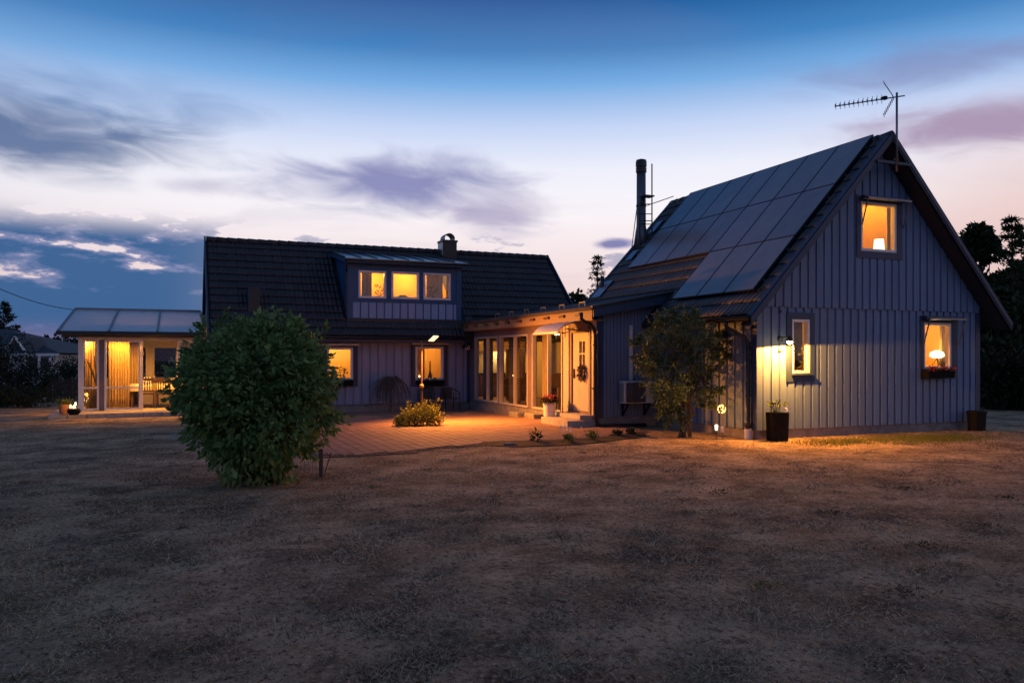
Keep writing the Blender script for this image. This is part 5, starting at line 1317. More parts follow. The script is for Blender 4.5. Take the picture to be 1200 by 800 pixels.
    mb.add([(x-w0, y-w0, -.02), (x+w0, y-w0, -.02), (x+w0, y+w0, -.02), (x-w0, y+w0, -.02), (x-w1, y-w1, h), (x+w1, y-w1, h), (x+w1, y+w1, h), (x-w1, y+w1, h), (x-w1+.03, y-w1+.03, h), (x+w1-.03, y-w1+.03, h), (x+w1-.03, y+w1-.03, h), (x-w1+.03, y+w1-.03, h), (x-w1+.03, y-w1+.03, h-.06), (x+w1-.03, y-w1+.03, h-.06), (x+w1-.03, y+w1-.03, h-.06), (x-w1+.03, y+w1-.03, h-.06)],
           [(0, 3, 2, 1), (0, 1, 5, 4), (1, 2, 6, 5), (2, 3, 7, 6), (3, 0, 4, 7), (4, 5, 9, 8), (5, 6, 10, 9), (6, 7, 11, 10), (7, 4, 8, 11), (8, 9, 13, 12), (9, 10, 14, 13), (10, 11, 15, 14), (11, 8, 12, 15), (12, 13, 14, 15)]); mb.build('pot', 'black_pot', t)
    for k in range(9):
        a = random.uniform(0, 6.28); e = random.uniform(.12, .3); tip = Vector((x-.06+e*math.cos(a), y+e*.6*math.sin(a), h+random.uniform(.12, .24)))
        st = [Vector((x-.06, y, h-.06)), Vector((x-.06, y, h+.06)).lerp(tip, .5)+Vector((0, 0, .04)), tip]
        mb = MB(); mb.tube(st, [.008, .006, .003], 5); s = mb.build('stem', 'leaf_plant', t)
        n = 9; f = RNG.random(n); pts = np.array([st[1].lerp(st[2], u) for u in f]); leaves('leaf', pts, np.tile(list(tip-st[0]), (n, 1)), .075, 'leaf_plant', t)
    p = on(922.5, 512, 'Z', 0); x2 = p.x+.06; top = on(922.5, 478.5, 'Y', 13.0)
    t = thing('pinwheel', 'small white flower shaped pinwheel on a stick beside the black planter', 'pinwheel', (top.x, 13.0, 0))
    mb = MB(); mb.tube([(top.x, 13.0, -.03), (top.x, 13.0, top.z)], .006, 6); mb.build('stick', 'galv', t)
    for k in range(5):
        a = k*1.2566+.3; q = MB(); c = Vector((top.x, 12.985, top.z)); d = Vector((math.cos(a), 0, math.sin(a))); s = Vector((-d.z, 0, d.x))
        q.add([c, c+d*.05+s*.022+Vector((0, -.01, 0)), c+d*.085, c+d*.05-s*.022], [(0, 1, 2, 3)]); q.build('petal', 'petal_white', t)
    # stake lights
    c = on(845.5, 479, 'Y', 13.95); t = thing('string_light_ball', 'glowing ball of tiny warm lights on a stake by the side wall', 'garden light', (c.x, 13.95, 0))
    mb = MB(); mb.tube([(c.x, 13.95, -.03), (c.x, 13.95, c.z-.06)], .005, 6); mb.build('stake', 'galv', t)
    for k in range(40):
        d = Vector((random.gauss(0, 1), random.gauss(0, 1), random.gauss(0, 1))).normalized()*.085; q = MB(); o = Vector((c.x, 13.95, c.z))+d; q.lathe((o.x, 13.95+d.y, o.z), [(.003, -.012), (.012, 0), (.003, .012)], 6); q.build('bulb', 'string_bulb', t)
    mb = MB()
    for k in range(12):
        d = Vector((random.gauss(0, 1), random.gauss(0, 1), random.gauss(0, 1))).normalized()*.082; mb.tube([(c.x, 13.95, c.z), (c.x+d.x, 13.95+d.y, c.z+d.z)], .003, 4)
    mb.build('wire', 'dark_metal', t)
    lamp_light('POINT', 'lamp_light', (c.x, 13.95, c.z), 12, (1, .30, .04), t, size=.08)
    for px, py, hh, m, lab in ((839.5, 514, .30, 'bulb_warm', 'lit garden stake lamp with pale shade under the ball of lights'), (846.5, 514.5, .27, 'white', 'unlit white garden stake lamp under the ball of lights')):
        p = on(px, py, 'Z', 0); t = thing('stake_lamp', lab, 'garden light', (p.x, p.y, 0))
        mb = MB(); mb.tube([(p.x, p.y, -.03), (p.x, p.y, hh-.12)], .009, 6); mb.build('stake', 'galv', t)
        mb = MB(); mb.lathe((p.x, p.y, hh-.12), [(.028, 0), (.036, .10), (.036, .11), (.012, .125)], 12); mb.build('shade', 'shade_glow' if m != 'white' else 'white_pot', t)
        if m != 'white': lamp_light('POINT', 'lamp_light', (p.x, p.y, hh+.06), 3.5, (1, .42, .09), t, size=.03)
    # black bin at the far corner of the gable, pale post and kerb stones beyond
    x, y = on(1144.5, 490, 'Y', 12.98).x, 12.98
    t = thing('black_bin', 'squat black bin with flat lid at the corner of the gable', 'bin', (x, y, 0))
    mb = MB(); mb.lathe((x, y, -.01), [(.19, 0), (.21, .40), (.22, .41)], 10); mb.build('body', 'black_plastic', t)
    mb = MB(); mb.lathe((x, y, .402), [(.225, 0), (.225, .05), (.12, .07)], 10); mb.build('lid', 'black_plastic', t)
    p = on(1151, 476, 'Z', 0); mb = MB(); h = on(1151, 444, 'Y', p.y).z; mb.box(p.x-.07, p.x+.07, p.y-.07, p.y+.07, -.05, h); o = mb.build('post', 'ac_white', None, bevel=.02); tag(o, 'pale stone post in front of the trees beside the gable', 'post')
    labs = ('low kerb stone beside the pale post at the edge of the trees', 'second low kerb stone along from the pale post', 'third low kerb stone along from the pale post', 'fourth low kerb stone along from the pale post')
    for k, (l, r) in enumerate(((1148, 1168), (1169, 1190), (1191, 1213), (1214, 1236))):
        p, q = on(l, 476.5, 'Z', 0), on(r-1, 476.5, 'Z', 0); mb = MB(); mb.bar((p.x, p.y, .07), (q.x, q.y, .07), .25, .26); o = mb.build('kerb_stone', 'stone', None, bevel=.03); tag(o, labs[k], 'stone')
    # utility cable to the sunroom side of the house
    mb = MB(); a, b = on(-60, 308, 'Y', 24), Vector((-3.2, 30.2, 3.30)); pts = []
    for k in range(15): u = k/14; v = a.lerp(b, u); v.z -= .9*u*(1-u); pts.append(v)
    mb.tube(pts, .012, 5); tag(mb.build('overhead_cable', 'cable', None), 'thin overhead cable sagging down to the sunroom roof', 'cable')
    mb = MB(); x, y = a.x, a.y; t = thing('cable_pole', 'wooden pole carrying the overhead cable', 'pole', (x, y, 0)); mb.tube([(x, y, -.3), (x, y, a.z+.15)], [.11, .08], 10); mb.build('shaft', 'fence_wood', t)
    mb = MB(); mb.lathe((x, y, a.z-.02), [(.03, 0), (.045, .05), (.02, .1)], 8); mb.build('insulator', 'white', t)
courtyard()

# ================================================================== PLANTS
def limb(mb, p, q, r0, r1, n=5, wob=.08, seg=5):
    p, q = Vector(p), Vector(q); L = (q-p).length
    pts = [p.lerp(q, i/seg)+(Vector((random.gauss(0, 1), random.gauss(0, 1), random.gauss(0, .5)))*wob*L*.3*math.sin(math.pi*i/seg)) for i in range(seg+1)]
    mb.tube(pts, [r0+(r1-r0)*i/seg for i in range(seg+1)], n); return pts
def lumpy(n, c, rad3, seedk, amp=.22, shell=.62, lumps=9):
    """points in an uneven rounded volume, denser towards its skin; returns points and outward directions"""
    d = RNG.normal(0, 1, (n, 3)); d /= np.linalg.norm(d, axis=1, keepdims=True)
    ld = RNG.normal(0, 1, (lumps, 3)); ld /= np.linalg.norm(ld, axis=1, keepdims=True)
    dots = d @ ld.T; bump = np.max(np.clip(dots, 0, 1)**6, axis=1)
    r = (1-amp + amp*1.5*bump) * (shell+(1-shell)*RNG.random(n)**.6)
    return np.array(c)+d*r[:, None]*np.array(rad3), d
def big_bush():
    c0 = on(297, 574, 'Z', 0); dp = c0; cx, cy = c0.x+.14, c0.y+.78
    t = thing('round_bush', 'big dense round green bush standing on the dry lawn', 'bush', (cx, cy, 0))
    mb = MB()
    tips = []
    for k in range(34):
        a = random.uniform(0, 6.283); el = random.uniform(.15, 1.45); rr = random.uniform(.8, 1.15)
        q = (cx+rr*.98*math.cos(a)*math.cos(el), cy+rr*.98*math.sin(a)*math.cos(el), .8+1.1*math.sin(el)*rr)
        limb(mb, (cx+random.gauss(0, .15), cy+random.gauss(0, .15), -.03), q, .028, .008, 5)
    mb.build('stems', 'bark', t)
    P, D, T = [], [], []
    p, d = lumpy(11500, (cx, cy, 1.08), (1.03, 1.03, 1.14), 1, amp=.40, shell=.5, lumps=30); P.append(p); D.append(d)
    p, d = lumpy(4200, (cx, cy, 1.05), (.72, .72, .9), 1, amp=.15, shell=.1, lumps=9); P.append(p); D.append(d)
    # shoots: leaf sprays that break the outline
    for k in range(300):
        dd = RNG.normal(0, 1, 3); dd[2] = dd[2]*.8+.40; dd /= np.linalg.norm(dd)
        base = np.array([cx, cy, 1.08])+dd*np.array([.92, .92, 1.02])*RNG.uniform(.8, 1.0); ln = RNG.uniform(.14, .48)
        n = int(10+16*ln/.4); u = RNG.random(n)[:, None]; ax = dd*.75+np.array([0, 0, .35])+RNG.normal(0, .15, 3)
        P.append(base+ax*u*ln-np.array([0, 0, 1])*(u**2)*ln*.35+RNG.normal(0, .018, (n, 3))); D.append(np.tile(dd, (n, 1))+RNG.normal(0, .3, (n, 3)))
    P = np.concatenate(P); D = np.concatenate(D); ok = P[:, 2] > .04; P, D = P[ok], D[ok]
    k = np.where(P[:, 2] < 1.0, .93+.07*np.clip(P[:, 2], 0, 1), 1.0); P[:, 0] = cx+(P[:, 0]-cx)*k; P[:, 1] = cy+(P[:, 1]-cy)*k
    # shape: a little narrower low down
    leaves('foliage', P, D,   .088*np.clip(RNG.lognormal(0, .30, len(P)), .5, 1.6), 'leaf_bush', t, aspect=.52, droop=.45, jitter=.55)
    # pale young shoots at the top
    for px, py in ((384, 378), (330, 372), (268, 362), (352, 374), (240, 372)):
        c = on(px, py, 'Y', cy-.15); n = 16; u = RNG.random(n)[:, None]; b = np.array([c.x-.10, c.y, c.z-.18]); e = np.array(c)
        leaves('young_shoot', b+(e-b)*u+RNG.normal(0, .012, (n, 3)), np.tile(e-b, (n, 1))*3+RNG.normal(0, .5, (n, 3)), .10, 'leaf_young', t, aspect=.55)
    # stake and small mesh guard at its foot
    p = on(376, 558, 'Z', 0); t = thing('bush_stake', 'short dark stake with a bit of wire mesh at the foot of the big bush', 'stake', (p.x, p.y, 0))
    mb = MB(); mb.box(p.x-.025, p.x+.025, p.y-.02, p.y+.02, -.05, .40); mb.build('post', 'wood_dark', t)
    mb = MB(); 
    for k in range(5): mb.bar((p.x-.30, p.y+.05, .05+k*.08), (p.x-.03, p.y+.0, .05+k*.08), .005, .005)
    for k in range(5): mb.bar((p.x-.28+k*.055, p.y+.05-k*.01, -.02), (p.x-.28+k*.055, p.y+.05-k*.01, .40), .005, .005)
    mb.build('wire_mesh', 'galv', t)
    p = on(379, 557, 'Z', 0); q = on(388, 530, 'Y', p.y); mb = MB(); mb.tube([p-Vector((0, 0, .03)), q], .007, 5); tag(mb.build('garden_cane', 'bark', None), 'thin leaning cane beside the stake at the big bush', 'cane')
big_bush()
def wall_tree():
    b = on(802, 511.5, 'Z', 0); b = Vector((b.x-.05, b.y-.05, 0)); yc = b.y
    t = thing('garden_tree', 'small multi stemmed tree with grey green leaves by the recessed wall', 'tree', (b.x, b.y, 0))
    mb = MB(); tops = []
    spec = [((798, 455), .055), ((806, 440), .05), ((822, 440), .04), ((790, 430), .045), ((812, 420), .04)]
    for (px, py), r in spec:
        q = on(px, py, 'Y', yc+random.gauss(0, .15)); pts = limb(mb, (b.x+random.gauss(0, .05), b.y+random.gauss(0, .05), -.05), q, r, r*.6, 7, .10)
        tops.append(q)
    mb.build('trunk', 'bark', t)
    clumps = [(798, 375, 20), (775, 385, 18), (815, 385, 20), (765, 405, 17), (790, 400, 24), (820, 405, 22), (840, 395, 13), (758, 425, 13), (778, 428, 24), (806, 428, 24), (830, 430, 14), (774, 452, 14), (790, 455, 20), (812, 452, 14), (780, 474, 13), (790, 480, 14), (838, 452, 8), (845, 412, 8), (745, 396, 7), (752, 412, 9), (785, 366, 9), (806, 363, 9), (848, 388, 6), (828, 466, 8)]
    P, D = [], []; br = MB()
    for px, py, r in clumps:
        q = on(px, py+5, 'Y', yc+random.gauss(0, .22)); R = r/54.; n = int(125*(r/15)**2)+25
        src = min(tops, key=lambda v: (v-q).length); limb(br, src, q, .022, .008, 5, .15)
        p, d = lumpy(n, q, (R, R*1.0, R*.95), 1, .3, .2, 6); P.append(p); D.append(d)
        for _ in range(int(4+r*.55)):
            dd = RNG.normal(0, 1, 3); dd /= np.linalg.norm(dd); m = 22; u = RNG.random(m)[:, None]
            P.append(np.array(q)+dd*R*(.35+1.0*u)+RNG.normal(0, .012, (m, 3))); D.append(np.tile(dd, (m, 1)))
    br.build('branches', 'bark', t)
    leaves('crown', np.concatenate(P), np.concatenate(D),   .100, 'leaf_olive', t, aspect=.36, droop=.25, jitter=.7)
wall_tree()
def lit_shrub():
    cx, cy = 5.55, 19.15
    t = thing('low_shrub', 'low yellow green shrub at the foot of the lamp post, lit from above', 'shrub', (cx, cy, gz(cx, cy)))
    P, D = [], []
    for dx, dy, r, h in ((-.38, 0, .26, .40), (-.1, .05, .28, .44), (.2, 0, .28, .46), (.42, -.02, .24, .40), (.05, .18, .25, .58), (-.25, .2, .25, .42), (.28, .2, .22, .52), (-.52, .05, .14, .3)):
        p, d = lumpy(330, (cx+dx, cy+dy, h*.52), (r, r, h*.55), 1, .25, .3, 7); P.append(p); D.append(d)
    for k in range(26):
        a = random.uniform(-.5, .5); u = RNG.random(9)[:, None]; b = np.array([cx+a, cy+random.uniform(-.2, .25), .36]); P.append(b+np.array([random.gauss(0, .06), 0, random.uniform(.1, .3)])*u+RNG.normal(0, .01, (9, 3))); D.append(np.tile([0, 0, 1.], (9, 1)))
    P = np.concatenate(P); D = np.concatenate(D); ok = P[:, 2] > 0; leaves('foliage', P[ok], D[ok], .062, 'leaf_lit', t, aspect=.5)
    mb = MB()
    for k in range(16): limb(mb, (cx+random.gauss(0, .25), cy+random.gauss(0, .1), -.05), (cx+random.gauss(0, .35), cy+random.gauss(0, .15), .35), .010, .005, 4)
    mb.build('stems', 'bark', t)
    mb = MB(); mb.box(cx-.62, cx+.62, cy-.42, cy+.42, -.05, gz(cx, cy)+.022); tag(mb.build('shrub_bed', 'soil', None), kind='structure')
lit_shrub()
def weeping_tree():
    p = on(457, 483, 'Z', -.10); x, y = p.x, 25.55; x = on(457, 470, 'Y', y).x; z = gz(x, y)
    t = thing('weeping_tree', 'small leafless weeping tree with drooping twigs against the pale wall', 'tree', (x, y, z))
    mb = MB(); zt = on(457, 447, 'Y', y).z
    mb.tube([(x-.02, y, z-.05), (x+.03, y, z+.35), (x, y, zt-.25), (x-.02, y, zt)], [.06, .05, .05, .06], 8); limb(mb, (x, y, zt-.4), (x+.12, y, zt-.02), .03, .02); limb(mb, (x, y, zt-.35), (x-.15, y, zt-.0), .03, .02); mb.build('trunk', 'bark_grey', t)
    mb = MB()
    for k in range(170):
        a = random.uniform(0, 6.283); R = random.uniform(.25, .80); h = random.uniform(.05, .20); dr = random.uniform(.25, .75)
        c, s = math.cos(a), math.sin(a)*.55
        q = [(x+.03*c, y+.03*s, zt-.03), (x+R*.35*c, y+R*.35*s, zt+h), (x+R*.72*c, y+R*.72*s, zt+h*.5-dr*.25), (x+R*.94*c, y+R*.94*s, zt-dr*.65), (x+R*1.0*c, y+R*s, zt-dr)]
        mb.tube(q, [.010, .008, .006, .005, .004], 3)
    mb.build('twigs', 'bark_grey', t)
weeping_tree()
def tree(name, label, base, h, r, m, n, size, group=None, kind='round', trunk_h=.25, amp=.3):
    x, y = base[0], base[1]; z = gz(x, y); t = thing(name, label, 'tree', (x, y, z), group); mb = MB()
    mb.tube([(x, y, z-.2), (x+.05*r, y, z+h*trunk_h), (x, y, z+h*.9)], [h*.022, h*.017, h*.004], 8)
    P, D = [], []
    if kind == 'round':
        for k in range(26):
            a = random.uniform(0, 6.283); f = random.uniform(.0, 1); zz = z+h*(trunk_h+.05+(.93-trunk_h)*f); rr = r*math.sin(math.pi*min(.97, .22+.75*f))*random.uniform(.45, .95)
            q = Vector((x+rr*math.cos(a), y+rr*math.sin(a), zz)); limb(mb, (x, y, z+h*(trunk_h*.7+.45*f)), q, h*.008, h*.002, 5)
            s = r*random.uniform(.25, .45); p, d = lumpy(n//26, q, (s, s, s*.8), 1, .35, .25, 5); P.append(p); D.append(d)
    else:
        nl = int(h*3.2)
        for k in range(nl):
            f = (k+.3)/nl; zz = z+h*(trunk_h*.4+(1-trunk_h*.4)*f); rr = r*(1-f)**.8*random.uniform(.75, 1.15)+.06
            for j in range(random.randint(4, 6)):
                a = random.uniform(0, 6.283); e = np.array([math.cos(a)*rr, math.sin(a)*rr, random.uniform(-.18, .12)*rr]); b = np.array([x, y, zz]); limb(mb, b, b+e, .02, .006, 4)
                mN = max(6, int(n/nl/5)); u = RNG.random(mN)[:, None]**.7; P.append(b+e*u+RNG.normal(0, .05+.06*rr, (mN, 3))*[1, 1, .5]); D.append(np.tile(e, (mN, 1))+[0, 0, .1])
    mb.build('trunk', 'bark', t)
    P = np.concatenate(P); D = np.concatenate(D); D = D/(np.linalg.norm(D, axis=1, keepdims=True)+1e-6)
    leaves('crown', P, D, size, m, t, aspect=.5 if kind == 'round' else .28, jitter=.6)
def backdrop():
    def gp(px, dep):  # ground point in the direction of a pixel column, dep metres along the view axis
        d = _F + _R*((px-CX)/FPX); return Vector((d[0]*dep, d[1]*dep, 0))
    ht = lambda y, dep: (HY-y)/FPX*dep+CAMZ
    G = 'trees beyond the gable'
    for px, dep, top, r, n, lab, kind in ((1150, 33, 268, 1.7, 3600, 'dark leafy tree just past the gable eave', 'round'), (1186, 30, 250, 1.5, 3000, 'tall pointed dark conifer behind the kerb stones', 'cone'), (1192, 34, 300, 2.2, 3600, 'broad dark tree filling in behind the pointed conifer', 'round'), (1225, 31, 262, 2.0, 3000, 'dark leafy tree at the far end of the kerb stones', 'round'), (1168, 28.5, 345, 1.6, 3600, 'lower dark bushy tree behind the pale post', 'round'), (1270, 33, 240, 2.6, 2600, 'broad dark tree well past the kerb stones', 'round')):
        tree('yard_tree', lab, gp(px, dep), ht(top, dep), r, 'leaf_yard', int(n*1.9), .27 if kind == 'round' else .2, G, kind, .12)
    for px, dep, lab in ((1160, 26.2, 'low dark shrub behind the pale post'), (1182, 26.2, 'low dark shrub behind the second kerb stone'), (1206, 26, 'low dark shrub behind the third kerb stone'), (1232, 26, 'low dark shrub behind the fourth kerb stone')):
        p = gp(px, dep); t = thing('low_shrub', lab, 'shrub', p, 'shrubs behind the kerb stones'); q, d = lumpy(1500, (p.x, p.y, .9), (1.0, 1.0, 1.1), 1, .3, .3, 8); q[:, 2] = np.abs(q[:, 2]); leaves('foliage', q, d, .2, 'leaf_dark', t)
        mb = MB(); [limb(mb, (p.x+random.gauss(0, .1), p.y+random.gauss(0, .1), -.05), (p.x+random.gauss(0, .5), p.y+random.gauss(0, .5), 1.1), .03, .01) for _ in range(6)]; mb.build('stems', 'bark', t)
    # pine seen between the roofs and lower trees round it
    tree('pine_tree', 'slender pine showing between the two roofs', gp(700, 46), ht(296, 46), 1.25, 'needle', 2600, .22, 'trees beyond the houses', 'cone', .2)
    for px, top, dep, lab in ((676, 339, 50, 'dark round tree left of the pine between the roofs'), (688, 348, 44, 'low bushy tree in front of the pine between the roofs'), (716, 352, 48, 'low tree right of the pine behind the panel roof'), (730, 340, 60, 'distant dark tree hidden mostly by the panel roof')):
        tree('far_tree', lab, gp(px, dep), ht(top, dep), 1.5, 'leaf_dark', 1500, .3, 'trees beyond the houses', 'round', .2)
    # left: conifer, hedges, shrubs
    tree('spruce_tree', 'dark spruce rising behind the neighbouring house', gp(4, 62), ht(354, 62), 1.9, 'needle', 2600, .35, None, 'cone', .1)
    tree('spruce_tree', 'small dark spruce tip beside the taller spruce', gp(17, 60), ht(380, 60), .9, 'needle', 900, .3, None, 'cone', .1)
    for px, top, dep, r, lab in ((66, 402, 70, 3.0, 'far hedge tree beside the blue shed'), (90, 398, 68, 3.0, 'far hedge tree at the sunroom corner'), (112, 404, 72, 3.0, 'far dark tree seen through the sunroom'), (135, 402, 75, 3.2, 'far dark tree behind the sunroom curtain'), (165, 404, 70, 3.2, 'far dark tree behind the dining table'), (195, 402, 72, 3.2, 'far dark tree behind the sunroom and big bush'), (40, 412, 80, 3.5, 'far dark tree behind the neighbouring roof')):
        tree('far_tree', lab, gp(px, dep), ht(top, dep), r, 'leaf_dark', 1300, .45, 'far trees on the left horizon', 'round', .05)
    def shrub(px, dep, w_, h_, lab, m='leaf_hedge', n=1800, s=.13):
        p = gp(px, dep); t = thing('garden_shrub', lab, 'shrub', p, 'shrubs by the picket fence'); q, d = lumpy(n, (p.x, p.y, h_*.5), (w_, w_, h_*.55), 1, .35, .25, 9); q[:, 2] = np.abs(q[:, 2]); leaves('foliage', q, d, s, m, t)
        mb = MB(); [limb(mb, (p.x+random.gauss(0, .1), p.y+random.gauss(0, .1), -.05), (p.x+random.gauss(0, w_*.5), p.y+random.gauss(0, w_*.5), h_*.7), .025, .008) for _ in range(7)]; mb.build('stems', 'bark', t)
    shrub(-12, 29, 1.0, 2.5, 'tall dark shrub furthest from the sunroom'); shrub(14, 29.5, 1.15, 2.4, 'tall loose dark shrub before the neighbouring gable'); shrub(40, 30.5, .9, 1.5, 'mid height shrub before the neighbouring veranda')
    shrub(28, 27.2, 1.1, .75, 'low rounded dark shrub on the lawn edge', n=2200, s=.09); shrub(-5, 27.4, 1.0, .8, 'low rounded shrub under the tallest dark shrub'); shrub(74, 36, 1.0, 1.7, 'dark clipped shrub below the blue shed'); shrub(90, 37, .8, 1.9, 'dark shrub between the blue shed and the sunroom')
    # picket fence
    p, q = on(57, 476.5, 'Z', 0), on(101, 473.5, 'Z', 0); p, q = gp(56, 30.5), gp(110, 31.3)
    t = thing('picket_fence', 'dark wooden picket fence running up to the sunroom', 'fence', p); n = 15
    for k in range(n):
        c = p.lerp(q, k/(n-1)); mb = MB(); mb.box(c.x-.045, c.x+.045, c.y-.012, c.y+.012, .03, .86); mb.build('picket', 'fence_wood', t)
    for zz in (.25, .68): mb = MB(); mb.bar((p.x, p.y+.03, zz), (q.x, q.y+.03, zz), .03, .08); mb.build('rail', 'fence_wood', t)
    for k in (0, .5, 1): c = p.lerp(q, k); mb = MB(); mb.box(c.x-.05, c.x+.05, c.y+.05, c.y+.15, -.2, .95); mb.build('post', 'fence_wood', t)
    # neighbouring house
    D = 46; L = lambda px, dep=D: gp(px, dep)
    c = L(25); ex = Vector((_R[0], _R[1], 0)); ey = Vector((_F[0], _F[1], 0))
    t = thing('neighbour_house', 'white neighbouring house with dark roof behind the shrubs', 'house', c)
    def P(px, y, back=0): dep = D+back; g = gp(px, dep); return Vector((g.x, g.y, ht(y, dep)))
    def quadbox(name, pts, off, m): mb = MB(); mb.prism(pts, off); return mb.build(name, m, t)
    wl, wr = -70, 62; zt = 415
    a = P(wl, zt); b = P(wr, zt); quadbox('wall', [a, b, Vector((b.x, b.y, -.3)), Vector((a.x, a.y, -.3))], ey*6, 'nbr_wall')
    e0, e1 = P(wl-6, 415.5, -.6), P(69.5, 415.5, -.6); r0, r1 = P(wl+10, 385, 3), P(12, 388, 3)
    mb = MB(); n = Vector((0, 0, .10)); mb.add([e0, e1, r1, r0, e0+n, e1+n, r1+n, r0+n], [(0, 3, 2, 1), (4, 5, 6, 7), (0, 1, 5, 4), (1, 2, 6, 5), (2, 3, 7, 6), (3, 0, 4, 7)])
    k1 = e1+ey*7.2; mb.add([e1+n, k1+n, r1+n], [(0, 1, 2)]); mb.build('roof', 'nbr_roof', t)
    mb = MB(); mb.bar(e0-ey*.05, e1-ey*.05, .05, .16); mb.build('fascia', 'white', t)
    # small gabled porch
    g0, g1, gt = P(8, 409, -1.6), P(31, 413, -1.6), P(18, 394.5, -1.6)
    mb = MB(); mb.prism([g0, g1, gt], ey*2.5); mb.build('porch_gable', 'nbr_roof', t)
    for q0 in (g0, g1): mb = MB(); mb.bar(q0-ey*.05+(q0-gt)*.1, gt-ey*.05, .06, .16, up=ey); mb.build('barge_board', 'white', t)
    for px in (14, 29, 46, 59):
        q0 = P(px, 416, -.7); mb = MB(); mb.box(q0.x-.06, q0.x+.06, q0.y-.06, q0.y+.06, -.1, q0.z); mb.build('porch_post', 'white', t)
    for l, r in ((34, 44), (48, 57)):
        q0, q1 = P(l, 420, -.03), P(r, 434, -.03); mb = MB(); mb.prism([Vector((q0.x, q0.y, q0.z)), Vector((q1.x, q1.y, q0.z)), Vector((q1.x, q1.y, q1.z)), Vector((q0.x, q0.y, q1.z))], -ey*.04); wn = mb.build('window', 'ac_dark', t)
    # blue shed
    D2 = 56; g = gp(74, D2); t = thing('garden_shed', 'small pale blue shed behind the clipped shrub', 'shed', g)
    def Q(px, y): gg = gp(px, D2); return Vector((gg.x, gg.y, ht(y, D2)))
    a, b = Q(65, 420), Q(84, 420); mb = MB(); mb.prism([a, b, Vector((b.x, b.y, -.3)), Vector((a.x, a.y, -.3))], ey*3); mb.build('wall', 'shed_blue', t)
    a, b = Q(63.5, 418.3)-ey*.3, Q(86, 418.3)-ey*.3; mb = MB(); mb.prism([a, b, b-Vector((0, 0, .14)), a-Vector((0, 0, .14))], ey*3.6); mb.build('roof', 'shed_blue', t)
    a, b = Q(70.5, 425), Q(80.5, 431); mb = MB(); mb.prism([Vector((a.x, a.y, a.z)), Vector((b.x, b.y, a.z)), Vector((b.x, b.y, b.z)), Vector((a.x, a.y, b.z))], -ey*.03); mb.build('window', 'ac_dark', t)
backdrop()

# ------------------------------------------------------------------ planting bed along the patio edge, grass
def bed():
    up = [(565, 518.5), (600, 517.5), (640, 516.5), (690, 514), (730, 510.5), (757, 507.5)]; lo = [(757, 511), (735, 513.5), (690, 519), (640, 521.5), (600, 522.5), (565, 520.5)]
    a = [on(x, y, 'Z', .02) for x, y in up]; b = [on(x, y, 'Z', .02) for x, y in lo][::-1]; mb = MB()
    for k in range(len(a)-1): mb.add([(*a[k][:2], .044), (*a[k+1][:2], .044), (*b[k+1][:2], .012), (*b[k][:2], .012)], [(3, 2, 1, 0)])
    o = mb.build('planting_bed', 'soil'); tag(o, kind='structure')
    for px, py, h, m, lab in ((628, 517, .20, 'leaf_dark', 'dark upright plant in the patio edge bed'), (666, 518, .12, 'leaf_plant', 'small green plant with white blooms in the patio edge bed'), (694, 515.5, .15, 'leaf_plant', 'bushy green plant in the patio edge bed'), (723, 511, .10, 'leaf_dark', 'low dark plant at the downpipe end of the bed'), (740, 509.5, .10, 'leaf_dark', 'last low plant at the wall end of the bed')):
        p = on(px, py, 'Z', .02); t = thing('bed_plant', lab, 'plant', p, 'plants in the patio edge bed'); n = 120
        a_ = RNG.uniform(0, 6.283, n); r = RNG.random(n)*.11; leaves('foliage', np.stack([p.x+r*np.cos(a_), p.y+r*np.sin(a_), .03+RNG.random(n)*h], 1), np.stack([np.cos(a_)*.6, np.sin(a_)*.6, np.full(n, .9)], 1), .085, m, t, aspect=.3)
        if px == 666: k = 12; leaves('flowers', np.stack([p.x+RNG.normal(0, .12, k), p.y+RNG.normal(0, .08, k), .22+RNG.random(k)*.1], 1), np.tile([0, 0, 1.], (k, 1)), .05, 'petal_white', t, aspect=.9)
    for px, py, w_, lab in ((648, 521.5, .1, 'pale split stone on the edge of the planting bed'),):
        p = on(px-50, py, 'Z', .01); mb = MB(); mb.bar((p.x-.12, p.y+.05, .03), (p.x+.10, p.y-.05, .035), .07, .05); tag(mb.build('edge_stone', 'stone', None, bevel=.015), lab, 'stone')
bed()
